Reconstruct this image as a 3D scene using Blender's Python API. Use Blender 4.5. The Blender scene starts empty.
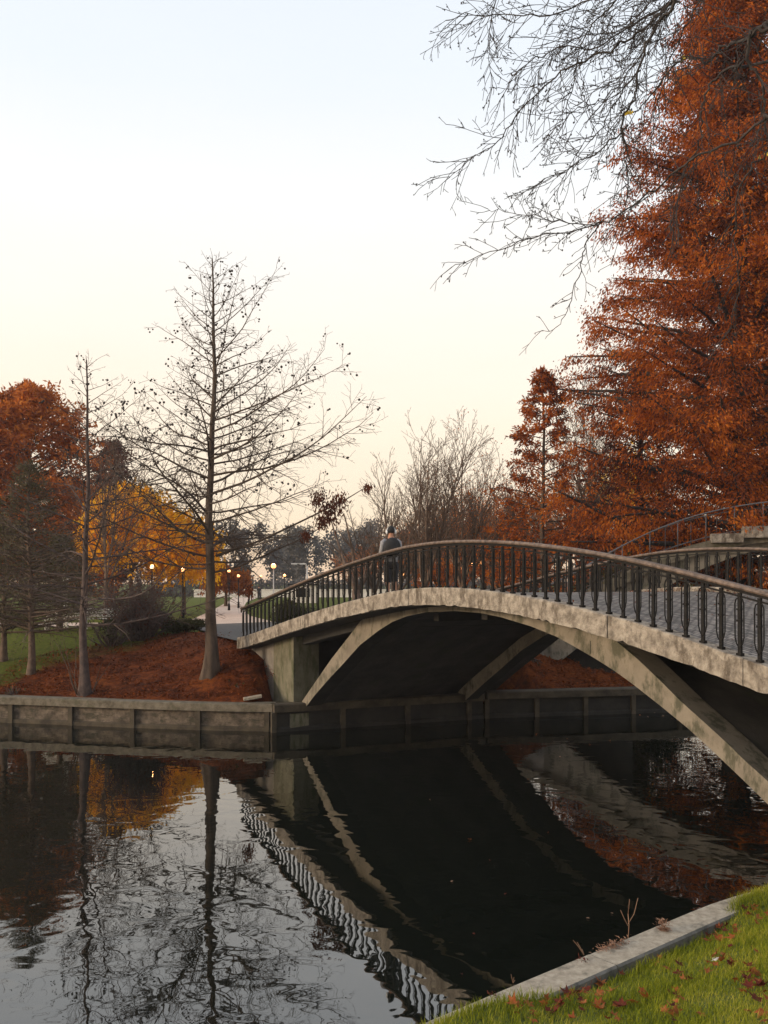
import bpy, math, random
from mathutils import Vector, Matrix
R = random.Random(7)
S = bpy.context.scene
COL = S.collection
V = Vector
F, CX, HY, EYE = 900.0, 384.0, 583.0, 4.48      # lens and eye height measured from the photograph

# ------------------------------------------------------------------ helpers
def at(x, y, Y):                                  # a measured point at distance Y
    return V(((x-CX)/F*Y, Y, EYE+(HY-y)/F*Y))
def lerp_table(tab, s):
    if s <= tab[0][0]: return tab[0][1]
    for (a, b), (c, d) in zip(tab, tab[1:]):
        if s <= c: return b+(d-b)*(s-a)/(c-a)
    return tab[-1][1]
def smooth_table(tab, s, w=0.9):
    return sum(lerp_table(tab, s+w*k/3) for k in range(-3, 4))/7
def sstep(a, b, x):
    t = max(0, min(1, (x-a)/(b-a))); return t*t*(3-2*t)
def wloc(o):
    p = V((0, 0, 0))
    while o is not None:
        p += o.location; o = o.parent
    return p
class MB:
    def __init__(s): s.v = []; s.f = []; s.sm = []; s.mi = []
    def add(s, vs, fs, smooth=False, mi=0):
        n = len(s.v); s.v.extend(vs)
        for f in fs: s.f.append([i+n for i in f]); s.sm.append(smooth); s.mi.append(mi)
    def box(s, c, d, ax=None, mi=0):
        c = V(c); X, Y, Z = ax if ax else (V((1,0,0)), V((0,1,0)), V((0,0,1)))
        vs = [c+X*(i*d[0]/2)+Y*(j*d[1]/2)+Z*(k*d[2]/2) for k in (-1,1) for j in (-1,1) for i in (-1,1)]
        s.add(vs, [(0,2,3,1),(4,5,7,6),(0,1,5,4),(2,6,7,3),(0,4,6,2),(1,3,7,5)], mi=mi)
    def tube(s, pts, rad, n=6, mi=0, cap=True, smooth=True):
        pts = [V(p) for p in pts]
        if not hasattr(rad, '__len__'): rad = [rad]*len(pts)
        base = len(s.v); m = len(pts); u = None
        for i, p in enumerate(pts):
            d = (pts[min(i+1, m-1)]-pts[max(i-1, 0)])
            if d.length < 1e-6: d = V((0,0,1))
            d.normalize()
            if u is None:
                u = d.cross(V((0,0,1)))
                if u.length < .05: u = d.cross(V((0,1,0)))
            else: u = u-d*u.dot(d)
            if u.length < 1e-5: u = d.orthogonal()
            u.normalize(); w = d.cross(u)
            for k in range(n):
                a = 2*math.pi*k/n
                s.v.append(p+(u*math.cos(a)+w*math.sin(a))*rad[i])
        for i in range(m-1):
            for k in range(n):
                a = base+i*n+k; b = base+i*n+(k+1) % n
                s.f.append([a, b, b+n, a+n]); s.sm.append(smooth); s.mi.append(mi)
        if cap:
            s.f.append([base+k for k in range(n)][::-1]); s.sm.append(False); s.mi.append(mi)
            s.f.append([base+(m-1)*n+k for k in range(n)]); s.sm.append(False); s.mi.append(mi)
    def loft(s, secs, n=12, mi=0):                # secs: (centre, rx, ry) horizontal ellipses
        base = len(s.v); m = len(secs)
        for c, rx, ry in secs:
            for k in range(n):
                a = 2*math.pi*k/n; s.v.append(V(c)+V((rx*math.cos(a), ry*math.sin(a), 0)))
        for i in range(m-1):
            for k in range(n):
                a = base+i*n+k; b = base+i*n+(k+1) % n
                s.f.append([a, b, b+n, a+n]); s.sm.append(True); s.mi.append(mi)
        s.f.append([base+k for k in range(n)][::-1]); s.sm.append(False); s.mi.append(mi)
        s.f.append([base+(m-1)*n+k for k in range(n)]); s.sm.append(False); s.mi.append(mi)
    def ball(s, c, r, n=10, m=7, sq=(1,1,1), mi=0):
        c = V(c); vs = [c+V((0,0,-r*sq[2]))]
        for i in range(1, m):
            t = -math.pi/2+math.pi*i/m
            for k in range(n):
                a = 2*math.pi*k/n
                vs.append(c+V((math.cos(a)*math.cos(t)*r*sq[0], math.sin(a)*math.cos(t)*r*sq[1], math.sin(t)*r*sq[2])))
        vs.append(c+V((0,0,r*sq[2]))); fs = []
        for k in range(n): fs.append((0, 1+(k+1) % n, 1+k))
        for i in range(m-2):
            for k in range(n):
                a = 1+i*n+k; b = 1+i*n+(k+1) % n; fs.append((a, b, b+n, a+n))
        L = len(vs)-1
        for k in range(n): fs.append((L, L-n+k, L-n+(k+1) % n))
        s.add(vs, fs, True, mi)
    def prism(s, poly, off, mi=0):                # poly: planar loop, off: extrusion vector
        n = len(poly); off = V(off); vs = [V(p) for p in poly]+[V(p)+off for p in poly]
        s.add(vs, [list(range(n)), list(range(2*n-1, n-1, -1))]+[(i, i+n, (i+1) % n+n, (i+1) % n) for i in range(n)], mi=mi)
    def leaf(s, c, a, w, mi=0):                   # a small leaf-like quad: long axis a, half width w
        s.add([c, c+a*.45+w, c+a, c+a*.5-w], [(0, 1, 2, 3)], mi=mi)
    def build(s, name, mats, parent=None, recalc=False):
        me = bpy.data.meshes.new(name); o = V((0,0,0)) if parent is None else wloc(parent)
        me.from_pydata([tuple(p-o) for p in s.v], [], s.f)
        me.polygons.foreach_set('use_smooth', s.sm)
        for m in (mats if isinstance(mats, (list, tuple)) else [mats]): me.materials.append(m)
        me.polygons.foreach_set('material_index', s.mi)
        if recalc:
            import bmesh
            bm = bmesh.new(); bm.from_mesh(me); bmesh.ops.recalc_face_normals(bm, faces=bm.faces); bm.to_mesh(me); bm.free()
        me.update()
        ob = bpy.data.objects.new(name, me); COL.objects.link(ob); ob.parent = parent
        return ob
def tag(o, label=None, cat=None, group=None, kind=None):
    if label: o['label'] = label
    if cat: o['category'] = cat
    if group: o['group'] = group
    if kind: o['kind'] = kind
    return o
def empty(name, loc, label, cat, group=None):
    o = bpy.data.objects.new(name, None); COL.objects.link(o); o.location = loc; o.empty_display_size = .3
    return tag(o, label, cat, group)
def dup(o, loc, label=None, rz=None, sc=None):
    c = o.copy(); COL.objects.link(c); c.location = loc
    if rz is not None: c.rotation_euler = (0, 0, rz)
    if sc: c.scale = (sc, sc, sc)
    if label: c['label'] = label
    def kids(a, b):
        for ch in list(a.children):
            if ch.get('nocopy'): continue
            d = ch.copy(); COL.objects.link(d); d.parent = b; kids(ch, d)
    kids(o, c)
    return c

# ------------------------------------------------------------------ materials
def mat(name):
    m = bpy.data.materials.new(name); m.use_nodes = True; nt = m.node_tree
    b = nt.nodes['Principled BSDF']; return m, nt, b
def N(nt, t, **kw):
    n = nt.nodes.new(t)
    for k, v in kw.items():
        if k in n.inputs: n.inputs[k].default_value = v
        else: setattr(n, k, v)
    return n
def ramp(nt, fac, stops):
    r = nt.nodes.new('ShaderNodeValToRGB'); e = r.color_ramp.elements
    while len(e) < len(stops): e.new(.5)
    for el, (p, c) in zip(e, stops): el.position = p; el.color = (*c, 1) if len(c) == 3 else c
    nt.links.new(fac, r.inputs[0]); return r
def noisy(name, c1, c2, scale=6, rough=.85, bump=.3, bdist=.02, detail=8, stretch=None, extra=None, lo=.35, hi=.65):
    m, nt, b = mat(name); L = nt.links.new
    tc = N(nt, 'ShaderNodeNewGeometry'); src = tc.outputs['Position']
    if stretch:
        mp = N(nt, 'ShaderNodeMapping'); mp.inputs['Scale'].default_value = stretch; L(src, mp.inputs[0]); src = mp.outputs[0]
    n1 = N(nt, 'ShaderNodeTexNoise', Scale=scale, Detail=detail, Roughness=.65); L(src, n1.inputs['Vector'])
    r = ramp(nt, n1.outputs[0], [(lo, c1), (hi, c2)]); col = r.outputs[0]
    if extra:                                     # (colour, scale, threshold, amount, stretch)
        ec, es, et, ea, est = extra
        mp = N(nt, 'ShaderNodeMapping'); mp.inputs['Scale'].default_value = est or (1,1,1); L(tc.outputs['Position'], mp.inputs[0])
        n2 = N(nt, 'ShaderNodeTexNoise', Scale=es, Detail=6, Roughness=.7); L(mp.outputs[0], n2.inputs['Vector'])
        r2 = ramp(nt, n2.outputs[0], [(et, (0,0,0)), (min(1, et+.12), (ea,)*3)])
        mx = N(nt, 'ShaderNodeMixRGB'); L(r2.outputs[0], mx.inputs[0]); L(col, mx.inputs[1]); mx.inputs[2].default_value = (*ec, 1); col = mx.outputs[0]
    L(col, b.inputs['Base Color']); b.inputs['Roughness'].default_value = rough
    nb = N(nt, 'ShaderNodeTexNoise', Scale=scale*4, Detail=6, Roughness=.7); L(src, nb.inputs['Vector'])
    bp = N(nt, 'ShaderNodeBump', Strength=bump, Distance=bdist); L(nb.outputs[0], bp.inputs['Height']); L(bp.outputs[0], b.inputs['Normal'])
    return m
def foliage(name, cols, trans=.35, clump=.5):
    m, nt, b = mat(name); L = nt.links.new
    g = N(nt, 'ShaderNodeNewGeometry')
    n = N(nt, 'ShaderNodeTexNoise', Scale=clump, Detail=3); L(g.outputs['Position'], n.inputs['Vector'])
    mr = N(nt, 'ShaderNodeMapRange'); mr.inputs[1].default_value = .3; mr.inputs[2].default_value = .7; L(n.outputs[0], mr.inputs[0])
    ad = N(nt, 'ShaderNodeMath', operation='MULTIPLY_ADD'); L(g.outputs['Random Per Island'], ad.inputs[0]); ad.inputs[1].default_value = .55
    ml = N(nt, 'ShaderNodeMath', operation='MULTIPLY'); L(mr.outputs[0], ml.inputs[0]); ml.inputs[1].default_value = .45
    L(ml.outputs[0], ad.inputs[2])
    k = len(cols); r = ramp(nt, ad.outputs[0], [(.10+.80*i/(k-1), c) for i, c in enumerate(cols)])
    b.inputs['Roughness'].default_value = .7; b.inputs['Specular IOR Level'].default_value = .15
    L(r.outputs[0], b.inputs['Base Color'])
    t = N(nt, 'ShaderNodeBsdfTranslucent'); L(r.outputs[0], t.inputs[0])
    mx = N(nt, 'ShaderNodeMixShader'); mx.inputs[0].default_value = trans
    L(b.outputs[0], mx.inputs[1]); L(t.outputs[0], mx.inputs[2]); L(mx.outputs[0], nt.nodes['Material Output'].inputs[0])
    return m
def plain(name, c, rough=.6, metal=0):
    m, nt, b = mat(name); b.inputs['Base Color'].default_value = (*c, 1); b.inputs['Roughness'].default_value = rough; b.inputs['Metallic'].default_value = metal
    return m
M = {}
M['concrete'] = noisy('concrete', (.21,.185,.15), (.40,.36,.30), 2.2, .9, .5, .015, extra=((.09,.08,.06), 3.0, .56, .75, (1.5,1.5,.35)))
M['fascia'] = noisy('weathered_kerb', (.17,.14,.11), (.44,.38,.31), 6, .9, 1, .04, extra=((.085,.062,.042), 3.0, .50, .85, (1.5,1.5,.6)), lo=.36, hi=.64)
M['rib'] = noisy('rib_concrete', (.15,.125,.095), (.23,.195,.15), 1.6, .9, .5, .015, extra=((.045,.046,.024), 2.6, .50, .8, (1.2,1.2,.6)))
M['abut'] = noisy('abutment_concrete', (.15,.13,.11), (.27,.24,.21), 1.5, .9, .4, .015, extra=((.08,.08,.05), 2.2, .55, .7, (1.5,1.5,.3)))
M['moss'] = noisy('mossy_concrete', (.10,.09,.055), (.17,.155,.11), 2.5, .95, .5, .02, extra=((.05,.055,.02), 3.0, .5, .8, (1.5,1.5,.4)))
M['coping'] = noisy('coping_concrete', (.075,.06,.038), (.18,.15,.11), 4.6, .9, .6, .02, extra=((.07,.065,.035), 2.5, .53, .8, (1,1,1)))
M['panel'] = noisy('wall_panel', (.045,.033,.023), (.17,.13,.095), 4.0, .92, .7, .03, extra=((.04,.035,.02), 3.0, .5, .9, (1,1,2.5)))
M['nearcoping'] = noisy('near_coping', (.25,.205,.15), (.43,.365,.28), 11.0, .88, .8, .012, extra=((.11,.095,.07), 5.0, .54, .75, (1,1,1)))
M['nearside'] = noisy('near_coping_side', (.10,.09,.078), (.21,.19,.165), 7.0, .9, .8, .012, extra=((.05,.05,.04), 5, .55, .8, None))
M['dark'] = noisy('shade_dark_underside', (.018,.016,.014), (.04,.035,.03), 2, .95, .3, .01)  # shade below the deck is put into this colour
M['darkcoping'] = noisy('damp_shade_coping', (.03,.022,.014), (.085,.066,.042), 2, .95, .5, .02)  # damp tone at the waterline; under the bridge it carries painted shade
M['vault'] = noisy('shade_dark_vault', (.022,.020,.018), (.055,.048,.04), 1.3, .95, .5, .02, extra=((.03,.035,.015), 1.5, .55, .7, None))  # shade inside the vault painted into the colour, with green patches
M['darkshade'] = noisy('shade_dark_concrete', (.010,.009,.0075), (.032,.028,.022), 1.5, .95, .5, .02)  # near-black concrete copy: under-bridge shade painted into the colour
M['iron'] = noisy('black_iron', (.006,.0055,.0055), (.014,.0125,.012), 20, .55, .2, .002)
M['iron'].node_tree.nodes['Principled BSDF'].inputs['Specular IOR Level'].default_value = .12
M['steel'] = plain('worn_steel', (.10,.095,.10), .5)
M['wood'] = noisy('handrail_wood', (.05,.033,.024), (.19,.13,.095), 9, .6, .4, .004, extra=((.04,.025,.02), 14, .55, .8, None))
M['barkg'] = noisy('grey_bark', (.04,.026,.018), (.115,.08,.056), 6, .95, .8, .03, stretch=(1,1,.22))
M['barkr'] = noisy('brown_bark', (.04,.026,.017), (.10,.065,.042), 6, .95, .8, .03, stretch=(1,1,.22))
M['barkd'] = noisy('dark_bark', (.02,.016,.014), (.05,.04,.035), 6, .95, .8, .03, stretch=(1,1,.25))
M['barkn'] = noisy('near_branch_bark', (.022,.017,.018), (.07,.058,.055), 14, .9, .7, .01)
M['barkl'] = noisy('pale_bark', (.075,.048,.034), (.15,.10,.072), 6, .95, .6, .02)
M['barkshrub'] = noisy('shrub_bark', (.045,.03,.028), (.11,.075,.062), 6, .95, .6, .02)
M['rust'] = foliage('rust_needles', [(.08,.026,.016), (.14,.040,.018), (.37,.084,.011), (.52,.135,.013), (.64,.21,.02)], .5, .45)
M['rustd'] = foliage('dull_rust_needles', [(.15,.045,.018), (.34,.095,.022), (.52,.155,.028), (.62,.22,.035)], .5, .3)
M['rustm'] = foliage('maroon_needles', [(.05,.02,.016), (.10,.032,.022), (.15,.045,.024)], .35, .4)
M['gold'] = foliage('golden_leaves', [(.68,.32,.014), (.90,.50,.02), (.95,.62,.04)], .6, .6)
M['amber'] = foliage('amber_leaves', [(.20,.06,.02), (.36,.11,.02), (.45,.16,.025)], .5, .6)
M['brownleaf'] = foliage('brown_leaves', [(.06,.02,.012), (.11,.032,.015), (.15,.05,.02)], .3, 2)
M['greendark'] = foliage('dark_green_needles', [(.012,.016,.008), (.025,.03,.014), (.05,.05,.025)], .25, 1.2)
M['spruce'] = foliage('spruce_needles', [(.04,.038,.018), (.09,.078,.04), (.15,.12,.065)], .25, 1.0)
M['olive'] = foliage('olive_leaves', [(.02,.022,.01), (.05,.05,.018), (.09,.075,.025)], .3, 1.2)
M['fargrey'] = foliage('far_leaves_hazed', [(.085,.083,.085), (.115,.11,.108), (.15,.135,.125)], .3, .3)  # distance haze put into the leaf colour as pale grey
M['mulch'] = foliage('fallen_needles', [(.05,.012,.005), (.15,.034,.007), (.27,.072,.012)], .15, .9)
M['grass'] = foliage('grass_blades', [(.06,.075,.006), (.16,.19,.010), (.29,.30,.018), (.46,.39,.07)], .35, 1.8)
M['mapleleaf'] = foliage('maple_leaf', [(.09,.022,.010), (.26,.07,.018), (.44,.18,.06)], .25, 14)
M['maplered'] = foliage('maple_leaf_dark', [(.045,.012,.008), (.10,.02,.012), (.17,.035,.015)], .25, 14)
M['yellowleaf'] = plain('yellow_leaf', (.55,.38,.03))
M['dry'] = foliage('dry_stalks', [(.16,.08,.05), (.30,.17,.11), (.38,.24,.16)], .2, 3)
M['whitepaint'] = noisy('white_paint', (.55,.50,.45), (.75,.70,.64), 6, .6, .1, .004)
M['polegrey'] = plain('pale_pole', (.45,.40,.34), .4)
M['skin'] = plain('skin', (.42,.20,.12), .6)
M['black'] = noisy('black_fabric', (.010,.010,.011), (.022,.021,.023), 30, .9, .3, .004)
M['navy'] = noisy('dark_shorts', (.012,.012,.015), (.026,.025,.03), 30, .9, .3, .004)
M['lightcloth'] = noisy('pale_sleeve', (.20,.20,.21), (.30,.29,.30), 20, .9, .3, .004)
M['redcloth'] = noisy('red_coat', (.35,.08,.05), (.45,.12,.08), 20, .9, .3, .004)
M['whiteplastic'] = plain('white_plastic', (.75,.75,.76), .35)
M['water'] = None
def lampmat(name, c, s):
    m, nt, b = mat(name); b.inputs['Base Color'].default_value = (.8,.7,.6,1)
    b.inputs['Emission Color'].default_value = (*c, 1); b.inputs['Emission Strength'].default_value = s; return m
M['lampwarm'] = lampmat('lamp_glow', (1,.36,.10), 3.2)
M['lampwhite'] = lampmat('lamp_glow_pale', (1,.62,.34), 2.5)

def water_mat():
    m, nt, b = mat('canal_water'); L = nt.links.new
    b.inputs['Base Color'].default_value = (.0045,.006,.004,1); b.inputs['Roughness'].default_value = .015; b.inputs['IOR'].default_value = 2.1
    g = N(nt, 'ShaderNodeNewGeometry'); src = g.outputs['Position']
    n1 = N(nt, 'ShaderNodeTexNoise', Scale=1.7, Detail=1.2, Roughness=.45, Distortion=.9); L(src, n1.inputs['Vector'])
    n2 = N(nt, 'ShaderNodeTexNoise', Scale=4.0, Detail=2, Roughness=.5); L(src, n2.inputs['Vector'])
    n3 = N(nt, 'ShaderNodeTexNoise', Scale=.22, Detail=2); L(src, n3.inputs['Vector'])
    mr = N(nt, 'ShaderNodeMapRange'); mr.inputs[1].default_value = .42; mr.inputs[2].default_value = .6; mr.inputs[3].default_value = .4; mr.inputs[4].default_value = 1.0; L(n3.outputs[0], mr.inputs[0])
    a = N(nt, 'ShaderNodeMath', operation='MULTIPLY'); L(n2.outputs[0], a.inputs[0]); a.inputs[1].default_value = .10
    c = N(nt, 'ShaderNodeMath', operation='ADD'); L(n1.outputs[0], c.inputs[0]); L(a.outputs[0], c.inputs[1])
    d = N(nt, 'ShaderNodeMath', operation='MULTIPLY'); L(c.outputs[0], d.inputs[0]); L(mr.outputs[0], d.inputs[1])
    bp = N(nt, 'ShaderNodeBump', Strength=1.0, Distance=.0072); L(d.outputs[0], bp.inputs['Height']); L(bp.outputs[0], b.inputs['Normal'])
    return m
M['water'] = water_mat()

def sett_mat():
    m, nt, b = mat('stone_setts'); L = nt.links.new
    g = N(nt, 'ShaderNodeNewGeometry'); mp = N(nt, 'ShaderNodeMapping'); mp.inputs['Rotation'].default_value = (0, 0, math.radians(61)); L(g.outputs['Position'], mp.inputs[0])
    nz = N(nt, 'ShaderNodeTexNoise', Scale=3.0); L(mp.outputs[0], nz.inputs['Vector'])
    mv = N(nt, 'ShaderNodeMixRGB'); mv.blend_type = 'ADD'; mv.inputs[0].default_value = .05; L(mp.outputs[0], mv.inputs[1]); L(nz.outputs['Color'], mv.inputs[2])
    br = N(nt, 'ShaderNodeTexBrick', Scale=1.0); br.inputs['Brick Width'].default_value = .16; br.inputs['Row Height'].default_value = .11; br.inputs['Mortar Size'].default_value = .014
    br.inputs['Color1'].default_value = (.10,.085,.072,1); br.inputs['Color2'].default_value = (.30,.26,.225,1); br.inputs['Mortar'].default_value = (.018,.015,.013,1)
    L(mv.outputs[0], br.inputs['Vector'])
    n2 = N(nt, 'ShaderNodeTexNoise', Scale=1.2, Detail=6); L(g.outputs['Position'], n2.inputs['Vector'])
    r2 = ramp(nt, n2.outputs[0], [(.3, (.7,.7,.7)), (.7, (1.15,1.12,1.1))])
    mm = N(nt, 'ShaderNodeMixRGB'); mm.blend_type = 'MULTIPLY'; mm.inputs[0].default_value = 1; L(br.outputs[0], mm.inputs[1]); L(r2.outputs[0], mm.inputs[2])
    L(mm.outputs[0], b.inputs['Base Color']); b.inputs['Roughness'].default_value = .75
    bp = N(nt, 'ShaderNodeBump', Strength=.8, Distance=.012); bp.invert = True; L(br.outputs['Fac'], bp.inputs['Height']); L(bp.outputs[0], b.inputs['Normal'])
    return m
M['setts'] = sett_mat()
M['asphalt'] = noisy('asphalt', (.05,.046,.042), (.08,.074,.068), 8, .9, .3, .01)
M['pinkpath'] = noisy('pale_paving', (.46,.34,.26), (.60,.46,.37), 3, .9, .2, .01)

def far_ground_mat():
    m, nt, b = mat('park_ground'); L = nt.links.new
    g = N(nt, 'ShaderNodeNewGeometry'); P = g.outputs['Position']
    nz = N(nt, 'ShaderNodeTexNoise', Scale=7, Detail=8, Roughness=.7); L(P, nz.inputs['Vector'])
    gr = ramp(nt, nz.outputs[0], [(.3, (.045,.055,.010)), (.55, (.095,.11,.014)), (.7, (.16,.12,.035))])
    mu = ramp(nt, nz.outputs[0], [(.3, (.045,.011,.005)), (.5, (.12,.029,.007)), (.7, (.22,.058,.012))])
    sx = N(nt, 'ShaderNodeSeparateXYZ'); L(P, sx.inputs[0])
    nl = N(nt, 'ShaderNodeTexNoise', Scale=.35, Detail=5); L(P, nl.inputs['Vector'])
    pn = N(nt, 'ShaderNodeTexNoise', Scale=1.3, Detail=7, Roughness=.7); L(P, pn.inputs['Vector']); pr = ramp(nt, pn.outputs[0], [(.36, (.38,.36,.34)), (.52, (1,1,1)), (.68, (1.35,1.5,1.2))])
    pm = N(nt, 'ShaderNodeMixRGB'); pm.blend_type = 'MULTIPLY'; pm.inputs[0].default_value = 1; L(mu.outputs[0], pm.inputs[1]); L(pr.outputs[0], pm.inputs[2]); mu = pm
    # mulch where X > -13 and Y < 38 (with an uneven edge)
    def mad(a, k, c):
        n = N(nt, 'ShaderNodeMath', operation='MULTIPLY_ADD'); L(a, n.inputs[0]); n.inputs[1].default_value = k
        if isinstance(c, (int, float)): n.inputs[2].default_value = c
        else: L(c, n.inputs[2])
        return n.outputs[0]
    e1 = mad(nl.outputs[0], 6, mad(sx.outputs['X'], 1, mad(sx.outputs['Y'], -.9, 38.4)))
    e2 = mad(nl.outputs[0], 5, mad(sx.outputs['Y'], -1, 36.0))
    def clampr(x):
        q = N(nt, 'ShaderNodeMapRange'); q.inputs[1].default_value = -.4; q.inputs[2].default_value = .6; L(x, q.inputs[0]); return q.outputs[0]
    mn = N(nt, 'ShaderNodeMath', operation='MULTIPLY'); L(clampr(e1), mn.inputs[0]); L(clampr(e2), mn.inputs[1])
    mx = N(nt, 'ShaderNodeMixRGB'); L(mn.outputs[0], mx.inputs[0]); L(gr.outputs[0], mx.inputs[1]); L(mu.outputs[0], mx.inputs[2])
    L(mx.outputs[0], b.inputs['Base Color']); b.inputs['Roughness'].default_value = .95; b.inputs['Specular IOR Level'].default_value = .1
    nb = N(nt, 'ShaderNodeTexNoise', Scale=25, Detail=6, Roughness=.8); L(P, nb.inputs['Vector'])
    bp = N(nt, 'ShaderNodeBump', Strength=.8, Distance=.05); L(nb.outputs[0], bp.inputs['Height']); L(bp.outputs[0], b.inputs['Normal'])
    return m
M['farground'] = far_ground_mat()
M['nearground'] = noisy('near_turf', (.05,.07,.008), (.12,.15,.015), 9, .95, .8, .04, extra=((.07,.045,.02), 6, .58, .7, None))
M['bed'] = plain('mud', (.02,.018,.012), .95)

# ------------------------------------------------------------------ terrain
BANK = [(-900,70), (-40,33.5), (-25,30.9), (-12.1,29.15), (-8,28.1), (-5.5,27.6), (-3.4,27.35), (3.3,30.0), (9.1,31.2), (14,32.3), (40,37), (900,90)]
def y0(X): return lerp_table(BANK, X)
def hfar(X, Y):
    d = Y-y0(X)
    Ls = lerp_table([(-9, 10), (-5.2, 4.6), (3, 2.6), (5, 4), (6.6, 12), (9, 15)], X)
    h = .80+1.65*(1-(1-min(1, d/Ls))**1.5)
    al = (X+4.8)*.487-(Y-30.1)*.874; ac = (X+4.8)*.874+(Y-30.1)*.487       # along and across the bridge
    if (al > .8 and .5 < ac < 8.0) or (al > 2.0 and -.1 < ac < 9.0): h = min(h, .45)
    ch = sstep(7.3, 8.6, X)*(1-sstep(20, 21.5, X))*sstep(33.5, 34.1, Y)*(1-sstep(36.6, 38, Y)); h = h*(1-ch)-1.0*ch   # side channel below the humped bridge
    return h+.05*math.sin(X*1.3+Y*.7)*sstep(.3, 2, d)*(1-sstep(6, 10, d))
xs = [-900,-400,-200,-120,-80,-60,-45,-35,-28,-24,-20,-18]+[-16+.5*i for i in range(0, 74)]+[22,25,30,40,60,90,150,300,900]
vs_ = [0,.25,.5,.75,1,1.5,2,2.5,3,3.5,4,4.5,5,5.5,6,6.5,7,8,9,10,12,15,20,30,45,70,110,180,300,600,1500]
mb = MB(); grid = [[V((X, y0(X)+v, hfar(X, y0(X)+v))) for v in vs_] for X in xs]
mb.add([p for row in grid for p in row], [(i*len(vs_)+j, (i+1)*len(vs_)+j, (i+1)*len(vs_)+j+1, i*len(vs_)+j+1) for i in range(len(xs)-1) for j in range(len(vs_)-1)], True)
tag(mb.build('far_ground', M['farground']), kind='structure')
# near bank frame: t along the coping, q inland
NO, ND, NN = V((.38, 7.37, 0)), V((.772, .635, 0)), V((.635, -.772, 0))
def bend(t): return 0 if t < 3.9 else (.085*(t-3.9)**2 if t < 7.9 else 1.36+.68*(t-7.9))
def near(t, q, z=0): return NO+ND*t+NN*(q+bend(t))+V((0,0,z))
def hnear(t, q):
    h = .79+.36*max(0, q-.35)
    h += .52*math.exp(-((t-6.6)/1.5)**2)*sstep(.12, .6, q)*(1-sstep(2.5, 4, q))
    w = max(1-sstep(.1, 1.9, t), sstep(3.6, 4.9, t))
    if w > 0 and q > 0: h = h*(1-w)+w*max(h, .88+.13*sstep(.04, .3, q))
    h = min(h, 2.7)
    return h+.025*math.sin(t*2.1+q*1.3)*sstep(.5, 1, q)
ts = [-300,-100,-40,-20,-10,-6]+[-4+.4*i for i in range(0, 45)]+[16,20,30,60,150,500]
qs = [.03,.1,.2,.34,.45,.6,.8,1,1.25,1.5,1.75,2,2.3,2.6,3,3.5,4,4.5,5,5.5,6,6.5,7,9,12,20,50,200]
mb = MB(); mb.add([near(t, q, hnear(t, q)) for t in ts for q in qs], [(i*len(qs)+j, i*len(qs)+j+1, (i+1)*len(qs)+j+1, (i+1)*len(qs)+j) for i in range(len(ts)-1) for j in range(len(qs)-1)], True)
tag(mb.build('near_ground', M['nearground']), kind='structure')
mb = MB(); mb.add([V((-900,-300,-1.2)), V((900,-300,-1.2)), V((900,120,-1.2)), V((-900,120,-1.2))], [(0,1,2,3)])
tag(mb.build('canal_bed', M['bed']), kind='structure')
mb = MB(); mb.add([V((-900,-300,0)), V((900,-300,0)), V((900,120,0)), V((-900,120,0))], [(0,1,2,3)])
tag(mb.build('canal_water', M['water']), kind='structure')

# ------------------------------------------------------------------ canal walls
def canal_wall(poly, step, label, coping_h=.91, cap_w=.5, mc='coping', mp='panel'):
    P = [V((x, y, 0)) for x, y in poly]
    root = empty('canal_wall', P[0], label, 'canal wall')
    cp, pn = MB(), MB()
    def strip(mb, prof, closed_ends=True):        # prof: (offset to land, z)
        rows = []
        for i, p in enumerate(P):
            a = (P[i]-P[i-1]).normalized() if i > 0 else (P[1]-P[0]).normalized()
            b = (P[i+1]-P[i]).normalized() if i < len(P)-1 else a
            t = (a+b).normalized(); n = V((-t.y, t.x, 0))/max(.5, t.dot(a))
            rows.append([p+n*o+V((0,0,z)) for o, z in prof])
        m = len(prof)
        mb.add([q for r in rows for q in r], [(i*m+j, i*m+(j+1) % m, (i+1)*m+(j+1) % m, (i+1)*m+j) for i in range(len(P)-1) for j in range(m)]
               + [list(range(m)), [(len(P)-1)*m+j for j in range(m)][::-1]])
    strip(cp, [(-.08,coping_h-.24), (-.08,coping_h-.03), (-.02,coping_h), (cap_w-.03,coping_h), (cap_w,coping_h-.03), (cap_w,coping_h-.24)])
    strip(pn, [(.07,-1.15), (.07,coping_h-.242), (.3,coping_h-.242), (.3,-1.15)])
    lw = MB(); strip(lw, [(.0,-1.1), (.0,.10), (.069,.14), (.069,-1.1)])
    cp.build('coping', M[mc], root, True); pn.build('panel', M[mp], root, True); lw.build('footing', M['darkcoping' if mc == 'coping' else 'darkshade'], root, True)
    # posts: one mesh copied along the wall
    me = MB(); me.box((0,.01,(coping_h-.243-.5)/2), (.15,.12,coping_h-.243+.5)); proto = None
    L = 0
    for a, b in zip(P, P[1:]):
        seg = (b-a).length; d = (b-a)/seg; s = (-L) % step
        while s < seg:
            q = a+d*s
            if proto is None:
                proto = me.build('post', M['darkcoping']); proto.parent = root; o = proto
            else:
                o = proto.copy(); COL.objects.link(o)
            o.location = q-root.location; o.rotation_euler = (0,0,math.atan2(d.y, d.x)); s += step
        L += seg
    return root
def resample(a, b, f, st):
    n = max(1, int((b-a)/st)); return [(a+(b-a)*i/n, f(a+(b-a)*i/n)) for i in range(n+1)]
sm = lambda X: sum(y0(X+k) for k in (-1.2,-.6,0,.6,1.2))/5
canal_wall([(x, sm(x)-.25 if x < -5 else y0(x)-.25) for x, _ in resample(-46, -3.35, y0, 1.4)], 2.15, 'mossy concrete canal wall with posts below the two bare cypresses', .84)
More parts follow.
